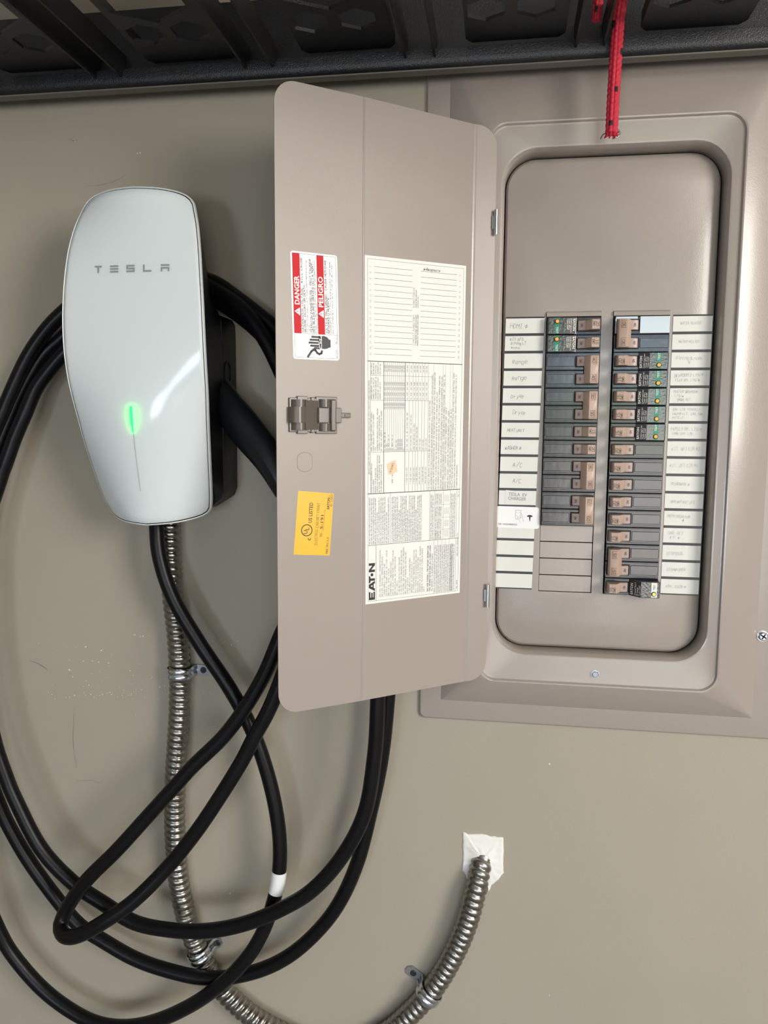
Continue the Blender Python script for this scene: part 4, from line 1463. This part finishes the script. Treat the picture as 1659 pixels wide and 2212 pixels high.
mb.face([(XC + x * .97, -48, 20 + (z - 20) * .97) for x, z in hq], ev_black)
mb.face([(XC + x * .985, 0, 20 + (z - 20) * .985) for x, z in hq], ev_black)
mb.build('rear_housing', chg, smooth=40)
# holster opening ring on the side
mb = MB()
rows = []
for r_, dx in ((10.5, 0), (10.5, .8), (9.3, .8), (9.0, -3)):
    rows.append([(XC + 74 + dx, -31 + r_ * math.cos(2 * math.pi * i / 28), 62 + 1.25 * r_ * math.sin(2 * math.pi * i / 28)) for i in range(28)])
mb.grid(rows, ev_black, closed=True)
mb.face(rows[-1], black_matte)
mb.build('connector_holster', chg, smooth=40)


# lettering on the glass
def fmap(d):
    return lambda a, b: (XC + a, face_y(a, b) - d, b)


mb = MB()
lm = fmap(.12)
zl, hl_ = 158.6, 7.4
kx = 9.2
for ch, cx in (('T', -35.5), ('E', -17.6), ('S', 0.4), ('L', 18.6), ('A', 37.6)):
    x0, x1 = cx - kx / 2, cx + kx / 2
    t_ = 1.75
    R4 = lambda a, b, c, d: rect2(mb, a, b, c, d, lm, silver_l)
    if ch == 'T':
        fill(mb, [(x0, zl + hl_), (x1, zl + hl_), (x1 - 1.3, zl + hl_ - t_), (x0 + 1.3, zl + hl_ - t_)], [], lm, silver_l)
        R4(cx - t_ / 2, cx + t_ / 2, zl, zl + hl_ - t_ - .3)
    elif ch == 'E':
        for zz in (zl, zl + (hl_ - t_) / 2, zl + hl_ - t_):
            R4(x0, x1, zz, zz + t_)
    elif ch == 'S':
        R4(x0, x1, zl, zl + t_)
        R4(x0, x1, zl + (hl_ - t_) / 2, zl + (hl_ + t_) / 2)
        R4(x0, x1, zl + hl_ - t_, zl + hl_)
        R4(x0, x0 + t_, zl + (hl_ + t_) / 2, zl + hl_ - t_)
        R4(x1 - t_, x1, zl + t_, zl + (hl_ - t_) / 2)
    elif ch == 'L':
        R4(x0, x0 + t_, zl + t_, zl + hl_)
        R4(x0, x1, zl, zl + t_)
    else:
        R4(x0, x1, zl + hl_ - t_, zl + hl_)
        R4(x0, x1, zl + (hl_ - t_) / 2, zl + (hl_ + t_) / 2)
        R4(x0, x0 + t_, zl, zl + (hl_ - t_) / 2)
        R4(x1 - t_, x1, zl, zl + (hl_ - t_) / 2)
mb.build('logo_lettering', face, smooth=0)
slit_m = mat('pale_slit', (0.40, 0.42, 0.43), 0.4)
mb = MB()
for i in range(24):
    za, zb_ = 22 - i * 3.75, 22 - (i + 1) * 3.75
    wq = .38
    mb.face([lm(-wq, za), lm(wq, za), lm(wq, zb_), lm(-wq, zb_)], slit_m)
mb.build('light_slit', face, smooth=0)
mb = MB()
prof = []
for i in range(13):
    z = 21.5 - 27.0 * i / 12
    w = .7 * (1 if i < 9 else 1 - (i - 8) / 5.0)
    h = 2.5 * (1 if 0 < i < 9 else .5)
    prof.append([(XC - w, face_y(0, z) + .2, z), (XC - w, face_y(0, z) - h, z), (XC + w, face_y(0, z) - h, z), (XC + w, face_y(0, z) + .2, z)])
mb.grid(prof, led)
mb.face(prof[0], led)
ld = mb.build('status_light', face, smooth=0)
ld['label'] = 'glowing green status light'

# ================================================================== CHARGING CABLE
cab = empty('charging_cable', (-390, -45, -107), 'thick black charging cable coiled over the white charger', 'cable')
PATH = [
    # out of the charger's underside, down past the conduit, through the low loop
    (338, 1085, -34), (338, 1135, -42), (345, 1205, -46), (374, 1292, -47), (430, 1388, -47), (498, 1490, -46), (548, 1585, -45), (583, 1690, -45), (602, 1790, -47),
    (604, 1870, -49), (594, 1935, -50), (570, 2008, -52), (533, 2070, -56), (480, 2124, -58), (415, 2170, -52), (335, 2206, -46), (262, 2218, -43), (190, 2203, -40),
    (110, 2152, -38), (45, 2085, -38), (0, 2015, -40), (-52, 1880, -46), (-88, 1700, -52), (-98, 1500, -54), (-90, 1300, -52), (-65, 1120, -46), (-30, 985, -40),
    # up over the charger, first turn
    (6, 891, -36), (30, 834, -34), (57, 777, -32), (89, 727, -30), (130, 681, -28), (205, 622, -24), (290, 592, -22), (375, 592, -22), (456, 608, -22), (514, 645, -22), (568, 687, -24),
    (600, 716, -26), (670, 800, -30), (735, 920, -34), (790, 1080, -36), (826, 1260, -37), (840, 1430, -37), (836, 1530, -37), (824, 1640, -36), (803, 1743, -36), (772, 1863, -36), (726, 1961, -36),
    (663, 2034, -36), (596, 2081, -36), (518, 2107, -36.5), (440, 2112, -37), (363, 2096, -37), (290, 2070, -36), (218, 2029, -35), (171, 1998, -34), (130, 1951, -34), (72, 1873, -34), (31, 1806, -35), (0, 1742, -36), (-35, 1640, -38), (-62, 1500, -40), (-68, 1300, -40),
    (-50, 1130, -36), (-18, 1005, -32),
    # second turn
    (0, 958, -30), (16, 916, -28), (38, 863, -24), (66, 809, -20), (95, 765, -16), (130, 733, -13), (205, 668, -10.5), (290, 632, -10), (375, 626, -10), (450, 642, -11), (520, 684, -14), (585, 745, -22),
    (650, 830, -34), (715, 940, -48), (768, 1090, -60), (800, 1260, -68), (815, 1430, -72), (815, 1540, -73), (808, 1640, -73), (788, 1754, -73), (741, 1847, -73), (674, 1923, -73), (596, 1969, -73), (518, 1998, -72), (440, 2011, -71), (363, 2008, -69),
    (290, 1992, -66), (223, 1951, -63), (155, 1904, -62), (88, 1832, -62), (36, 1733, -62), (10, 1670, -62), (-15, 1590, -62), (-38, 1460, -60), (-45, 1300, -56), (-36, 1160, -52),
    # third turn, in front
    (0, 1036, -46), (13, 999, -45), (32, 945, -43), (54, 894, -41), (76, 842, -38), (104, 802, -36), (133, 768, -34), (195, 705, -31), (280, 652, -30), (370, 618, -30), (430, 612, -30), (466, 628, -31), (514, 660, -36), (557, 710, -42),
    (596, 780, -46), (640, 890, -48), (668, 1030, -50), (672, 1160, -54), (648, 1280, -60), (607, 1371, -64), (571, 1457, -66), (529, 1529, -68), (482, 1592, -70), (417, 1655, -74), (378, 1698, -77), (311, 1772, -82), (249, 1840, -86), (192, 1896, -88), (158, 1940, -86),
    (138, 1976, -87), (130, 2004, -94), (143, 2023, -106), (174, 2019, -111), (223, 1992, -108), (290, 1945, -99), (363, 1872, -88), (425, 1795, -84), (477, 1718, -82), (522, 1645, -80), (549, 1592, -79), (579, 1537, -78), (609, 1464, -76),
    (640, 1370, -72), (658, 1270, -68), (655, 1180, -64), (638, 1110, -62), (612, 1050, -60)]
cpath = catmull([at(*p) for p in PATH], 6.0)
mb = MB()
tube(mb, cpath, 8.5, rubber, 18)
mb.build('cable', cab, smooth=80)


def nearest(path, px, py, ymm):
    q = at(px, py, ymm)
    return min(range(len(path)), key=lambda i: (path[i] - q).length)


i0, i1 = sorted((nearest(cpath, 603, 1882, -49), nearest(cpath, 594, 1928, -50)))
mb = MB()
tube(mb, cpath[i0:i1 + 1], 9.1, vinyl, 18, caps=False)
tube(mb, [cpath[i] for i in range(i0, i1 + 1)], 8.8, vinyl, 18)
tg = mb.build('cable_tag', cab, smooth=80)
tg['label'] = 'white tag wrapped round the cable'
# connector handle plugged into the charger's side
hpts = [at(*p) for p in ((452, 796, -33), (468, 830, -37), (498, 884, -45), (535, 934, -52), (572, 980, -57), (597, 1020, -59), (618, 1064, -60.5))]
hpath = catmull(hpts, 3.0)
mb = MB()
nH = len(hpath)


def hr_(i, s, a):
    t = i / (nH - 1)
    base = 10.5 + 9.0 * math.sin(min(1, t / .5) * math.pi / 2) if t < .5 else 19.5 - 7.5 * ((t - .5) / .5) ** 1.6
    return base


fr = frames(hpath)
rows = []
for i, p in enumerate(hpath):
    t, _, _ = fr[i]
    side = t.cross(Vector((0, 1, 0))).normalized()      # in the picture plane, across the handle
    dep = side.cross(t).normalized()
    r_ = hr_(i, 0, 0)
    rows.append([p + side * math.cos(2 * math.pi * k / 28) * r_ + dep * math.sin(2 * math.pi * k / 28) * min(r_, 14.5) for k in range(28)])
mb.grid(rows, grip_m, closed=True)
mb.cap(rows[0], grip_m, True)
mb.cap(rows[-1], grip_m)
hd = mb.build('connector_handle', cab, smooth=60)
hd['label'] = 'black charging connector holstered in the charger side'
mb = MB()
ia, ib = int(nH * .30), int(nH * .92)
rows = []
for i in range(ia, ib):
    p = hpath[i]
    t = fr[i][0]
    side = t.cross(Vector((0, 1, 0))).normalized()
    dep = side.cross(t).normalized()
    if dep.y > 0:
        dep = -dep
    r_ = hr_(i, 0, 0)
    e = min(1, (i - ia) / 3.0, (ib - 1 - i) / 3.0)
    rows.append([p + side * math.cos(R_(a)) * (r_ + .7 * e) + dep * math.sin(R_(a)) * (min(r_, 14.5) + .7 * e) for a in range(-25, 96, 10)])
mb.grid(rows, grip_m)
mb.build('grip_panel', hd, smooth=60)

# ================================================================== METAL CONDUIT
cnd = empty('metal_conduit', (-385, 0, -750), 'spiral ribbed flexible metal conduit looping below the charger', 'conduit')
CP = [(366, 1095, -15), (366, 1130, -15), (368, 1200, -15), (374, 1290, -15), (384, 1380, -15), (388, 1450, -15), (388, 1520, -15), (383, 1610, -15), (378, 1700, -15), (378, 1790, -15), (383, 1875, -15), (396, 1955, -15),
      (418, 2028, -15), (443, 2083, -15), (482, 2138, -15), (535, 2188, -15), (600, 2228, -15), (680, 2262, -15), (760, 2264, -15), (830, 2236, -15), (890, 2186, -15), (945, 2122, -15), (985, 2052, -15), (1010, 1990, -15), (1026, 1930, -13), (1034, 1893, -8), (1040, 1862, 0), (1043, 1838, 11), (1045, 1815, 24)]
kpath = catmull([at(*p) for p in CP], 0.95)
mb = MB()


def rib(i, s, a):
    u = (s / 8.4 + a / (2 * math.pi)) % 1.0
    if u < .16:
        return 10.9 + .5 * (u / .16)
    v = (u - .16) / .84
    return 11.2 + 1.9 * math.sin(math.pi * v) ** .6


tube(mb, kpath, rib, steel, 26)
mb.build('ribbed_tube', cnd, smooth=60)


def strap(px, py, side, label, two=False):
    """one-hole strap hugging the conduit near a point; side +1 tab to the right of the run, -1 to the left"""
    i = nearest(kpath, px, py, -15)
    p = kpath[i]
    t = (kpath[i + 6] - kpath[i - 6]).normalized()
    if t.z > 0:
        t = -t
    nrm = Vector((0, -1, 0))
    lat = t.cross(nrm).normalized()
    if lat.x < 0:
        lat = -lat
    lat = lat * side
    root = empty('pipe_strap', (p.x, 0, p.z), label, 'pipe strap', 'conduit straps')
    base = Vector((p.x, 0, p.z))

    def P(a, h, l):                         # a lateral, h off the wall, l along the run
        return base + lat * a + nrm * h + t * l

    mb = MB()
    sec = []
    for k in range(-4, 15):
        a = R_(180 + 20 - (k + 4) * 220 / 18.0)
        sec.append((15.4 * math.cos(a), 15 + 14.4 * math.sin(a)))
    sec = [s for s in sec if s[1] > .8]
    sec = [(-15.4, 6)] + [s for s in sec if s[1] > 6] + [(16.0, 5), (17.2, 1.8)]
    half = 6.5
    rows = []
    for l, dh in ((-half, -.4), (-half + 1.2, .5), (-1.6, .5), (0, -.9), (1.6, .5), (half - 1.2, .5), (half, -.4)):
        rows.append([P(a * (1 + dh / 16), 15 + (h - 15) * (1 + dh / 15) if h > 6 else h, l) for a, h in sec])
    mb.grid(rows, zinc)
    inner = [[P(a * .945, 15 + (h - 15) * .945 if h > 6 else h, l) for a, h in sec] for l in (-half, half)]
    mb.grid([rows[0], inner[0]], zinc)
    mb.grid([inner[1], rows[-1]], zinc)
    mb.build('strap_band', root, smooth=40)
    tabs = [1, -1] if two else [1]
    for sg in tabs:
        mb = MB()
        ol = [(16.0, -half), (31, -half), (35, -half + 4), (35, half - 4), (31, half), (16.0, half)] if not two else [(13.5, -half), (21, -half), (26, -3), (26, 3), (21, half), (13.5, half)]
        f_ = [P(sg * a, 2.0, l) for a, l in ol]
        bk = [P(sg * a, .3, l) for a, l in ol]
        mb.grid([bk, f_], zinc_d, closed=True)
        mb.face(f_, zinc_d)
        tb = mb.build('strap_tab', root)
        mb = MB()
        c = P(sg * (25 if not two else 20.5), 1.9, 0)
        mb.cyl(c, (0, -1, 0), 3.9, 1.3, black_strip, 18, bev=.6)
        for u_, v_ in (((1, 0, 0), (0, 0, 1)), ((0, 0, 1), (1, 0, 0))):
            u_, v_ = Vector(u_), Vector(v_)
            cc = c + nrm * 1.36
            mb.face([cc + u_ * 2.2 + v_ * .45, cc + u_ * 2.2 - v_ * .45, cc - u_ * 2.2 - v_ * .45, cc - u_ * 2.2 + v_ * .45], black_matte)
        sc = mb.build('strap_screw', tb)
        sc['label'] = 'dark cross-head screw'


strap(391, 1452, 1, 'zinc one-hole conduit strap with its tab beside the black cable')
strap(432, 2062, 1, 'zinc conduit strap between the two low cable loops', True)
strap(927, 2146, -1, 'zinc one-hole conduit strap below the white caulk patch')

# caulk patch round the wall entry
mb = MB()
ptch = [(1000, 1796), (1012, 1802), (1040, 1801), (1062, 1806), (1087, 1809), (1088, 1830), (1087, 1858), (1088, 1886), (1076, 1900), (1062, 1912), (1056, 1926), (1052, 1905), (1040, 1884),
        (1026, 1880), (1016, 1890), (1013, 1906), (1006, 1890), (998, 1880), (1000, 1850), (999, 1822)]
ctr = at(1043, 1848, 0)
po = [at(*p, 0) for p in ptch]
dn = []
for i in range(len(po)):
    for k in range(4):
        q = po[i].lerp(po[(i + 1) % len(po)], k / 4)
        q = q + Vector((noise.noise(q * .35) * .8, 0, noise.noise(q * .35 + Vector((9, 9, 9))) * .8))
        dn.append(q)
rows = [[Vector((p.x, .2, p.z)) for p in dn]]
for f_, h in ((.985, 1.0), (.94, 1.6), (.85, 1.8), (.72, 2.2), (.58, 3.0), (.44, 4.0), (.32, 5.0), (.2, 5.5), (.1, 5.5)):
    rw = []
    for p in dn:
        q = ctr + (p - ctr) * f_
        rw.append(Vector((q.x, -h - 1.1 * noise.noise(q * .22) - .5 * noise.noise(q * .7), q.z)))
    rows.append(rw)
mb.grid(rows, caulk, closed=True)
mb.face(rows[-1], caulk)
tag(mb.build('caulk_patch', origin=W(ctr.x, 0, ctr.z), smooth=70), 'smeared white caulk patch where the conduit enters the wall', 'caulk')

# ================================================================== SHELF ABOVE
shf = empty('storage_shelf', (-150, -30, 369), 'black plastic shelf with hexagon holes above the panel', 'shelf')
X0, X1 = -760.0, 560.0
mb = MB()
prof = [(-30, 369), (-40, 369), (-43, 370.4), (-45.2, 373.4), (-46.2, 377.6), (-46.2, 386.6), (-45.4, 387.2), (-44.6, 386.6), (-44.4, 383), (-38, 383), (-36.5, 396), (-36, 452), (-30, 452)]
rows = [[(x, y, z) for y, z in prof] for x in (X0, X1)]
n = len(prof)
mb.grid([list(r) for r in zip(*rows)] + [[rows[0][0], rows[1][0]]], resin)
mb.face(rows[0], resin)
mb.face(rows[1], resin)
mb.build('rear_rim', shf, smooth=50)
flange_m = mat('grey_flange', (0.150, 0.140, 0.120), 0.55, var=0.1)  # lighter grey strip along the underside of the rear rim
mb = MB()
mb.box(X0, X1, -41.5, -29.5, 368.0, 369.6, flange_m, .3)
mb.build('rear_flange', shf)
mb = MB()
mb.box(X0, X1, -432, -418, 369, 404, resin, 3)
mb.build('front_rim', shf)
for x0, x1 in ((X0, X0 + 14), (X1 - 14, X1)):
    mb = MB()
    mb.box(x0, x1, -419, -40, 369, 404, resin, 2)
    mb.build('side_rim', shf)
bays = range(-2, 4)
for b in bays:
    xb = -447 + 170.6 * (b + 0) + 0
    for dx in (0, 30):
        x = xb + dx - (3 if b == 3 and dx else 0)
        mb = MB()
        pr_ = [(-47.2, 378.6), (-418, 378.6), (-418, 404), (-37, 404), (-37, 389), (-44, 388), (-46.6, 381)]
        t_ = 1.1
        a_ = [(x - t_, y, z) for y, z in pr_]
        c_ = [(x + t_, y, z) for y, z in pr_]
        # thin lower edge, thicker root
        a_[2] = (x - 1.6, -418, 404)
        a_[3] = (x - 1.6, -37, 404)
        c_[2] = (x + 1.6, -418, 404)
        c_[3] = (x + 1.6, -37, 404)
        mb.grid([a_, c_], resin_s, closed=True)
        mb.face(a_, resin_s)
        mb.face(c_, resin_s)
        mb.build('rib', shf)


def hexa(cx, cy, r):
    return [(cx + r * math.sin(R_(60 * i)), cy + r * math.cos(R_(60 * i))) for i in range(6)]


for b in range(-2, 4):
    px0 = -383 + 169.5 * b
    px1 = px0 + 98
    hx = -360 + 168.5 * b
    ol = [(px0 + 6, -46), (px0, -54), (px0, -410), (px1, -410), (px1, -54), (px1 - 6, -46)]
    holes = [hexa(hx, -105.5, 20), hexa(hx + 46.5, -105.5, 20), hexa(hx + 23, -169, 44), hexa(hx, -234, 20), hexa(hx + 46.5, -234, 20), hexa(hx + 23, -300, 44)]
    holes = [[(min(max(x, px0 + 4), px1 - 4), y) for x, y in h] for h in holes]
    mb = MB()
    fill(mb, ol, holes, lambda x, y: (x, y, 390.0), resin)
    fill(mb, ol, holes, lambda x, y: (x, y, 393.2), resin)
    for h in [ol] + holes:
        mb.grid([[(x, y, 390.0) for x, y in h], [(x, y, 393.2) for x, y in h]], resin, closed=True)
    # upstand along both sides of the deck panel
    for xx in (px0, px1 - 2):
        mb.box(xx, xx + 2, -410, -54, 393, 404, resin)
    mb.build('deck_panel', shf, smooth=20)

# cloudy storage bin standing on the shelf
mb = MB()
bx0, bx1, by0, by1, bz0, bz1 = -560.0, -120.0, -400.0, -158.0, 407.0, 520.0
outer = [[(bx0 + k, by0 + k, z), (bx1 - k, by0 + k, z), (bx1 - k, by1 - k, z), (bx0 + k, by1 - k, z)] for k, z in ((12, bz0), (8, bz0 + 4), (0, bz1))]
inn = [[(bx0 + k + 3, by0 + k + 3, z), (bx1 - k - 3, by0 + k + 3, z), (bx1 - k - 3, by1 - k - 3, z), (bx0 + k + 3, by1 - k - 3, z)] for k, z in ((0, bz1), (9, bz0 + 6))]
mb.grid(outer + inn, bin_m, closed=True)
mb.face(outer[0], bin_m)
mb.face(inn[-1], bin_m)
bn = tag(empty('storage_bin', (-340, -280, bz0), 'cloudy beige plastic bin standing on the black shelf', 'storage bin'))
mb.build('bin_body', bn, smooth=25)
for k in range(9):
    x = bx0 + 40 + k * 45
    mb = MB()
    mb.box(x, x + 5, by0 + 14, by1 - 14, bz0 - 2.4, bz0 + .5, bin_m, .5)
    mb.build('bottom_rib', bn)

# ================================================================== RED ROPE
def rope_path(pts, step=1.0):
    return catmull([Vector(p) for p in pts], step)


def braid(mb, path, R0=6.3):
    ncol, per, n = 8, 5.6, 32
    black = set()
    rnd = random.Random(5)
    ptab = {}

    def rad(i, s, a):
        u = a / (2 * math.pi) * ncol
        c = int(u) % ncol
        v = s / per + (0.5 if c % 2 else 0)
        return R0 * (0.80 + 0.22 * (abs(math.sin(math.pi * u)) ** .5) * (abs(math.sin(math.pi * v)) ** .5))
    lens = [0.0]
    for i in range(1, len(path)):
        lens.append(lens[-1] + (path[i] - path[i - 1]).length)
    kr, kb = mb.m(red_y), mb.m(blk_y)

    def mfn(i, k):
        c = int((k + .5) / n * ncol) % ncol
        v = int(lens[i] / per + (0.5 if c % 2 else 0))
        key = (c, v)
        if key not in ptab:
            ptab[key] = kb if (v * 3 + c * 5) % 23 == 0 else kr
        return ptab[key]
    tube(mb, path, rad, red_y, n, mfn=mfn)


rp = empty('red_rope', (101, -58, 290), 'red braided rope with black flecks hanging from the shelf', 'rope')
zt_ = 411.0
hang = rope_path([(101.0, -58, 290.5), (101.4, -57.6, 320), (102.2, -57, 350), (103.2, -56.4, 380), (104.5, -57, 405), (108, -66, 424), (118, -84, 422), (132, -98, 416), (147, -108, 404.5), (168, -118, 401.0), (188, -118, 401.0), (204, -110, 401.5), (210, -96, 402),
                  (202, -84, 406), (186, -84, 411), (168, -92, 416), (150, -90, 414), (132, -80, 417), (112, -78, 424), (90, -86, 428), (64, -94, 422), (42, -102, 408), (22, -113, 401.5), (-4, -128, 401.5), (-22, -150, 401.5)], 1.0)
mb = MB()
braid(mb, hang)
mb.build('braided_rope', rp, smooth=60)
tail = rope_path([(81.5, -70, 391), (82, -71, 402), (84, -74, 416), (88, -82, 428), (96, -90, 436), (112, -100, 436)], 1.0)
mb = MB()
braid(mb, tail, 5.0)
mb.build('rope_tail', rp, smooth=60)
# frayed yarns at the cut end
for k in range(14):
    a = k * .9
    mb = MB()
    c = Vector((101, -58, 291))
    e = Vector((math.cos(a) * random.uniform(3, 6.4), math.sin(a) * random.uniform(3, 6), 0))
    tube(mb, [c + e, c + e * 1.05 + Vector((0, 0, -1.5)), c + e * 1.15 + Vector((-.6, 0, -random.uniform(2, 4)))], .7, red_y, 6)
    mb.build('frayed_yarn', rp)
mb = MB()
tube(mb, rope_path([(96, -60, 291), (93, -60, 290), (91.2, -60, 287.5), (90.6, -60, 285.6)], 1), .5, blk_y, 6)
mb.build('frayed_yarn', rp)
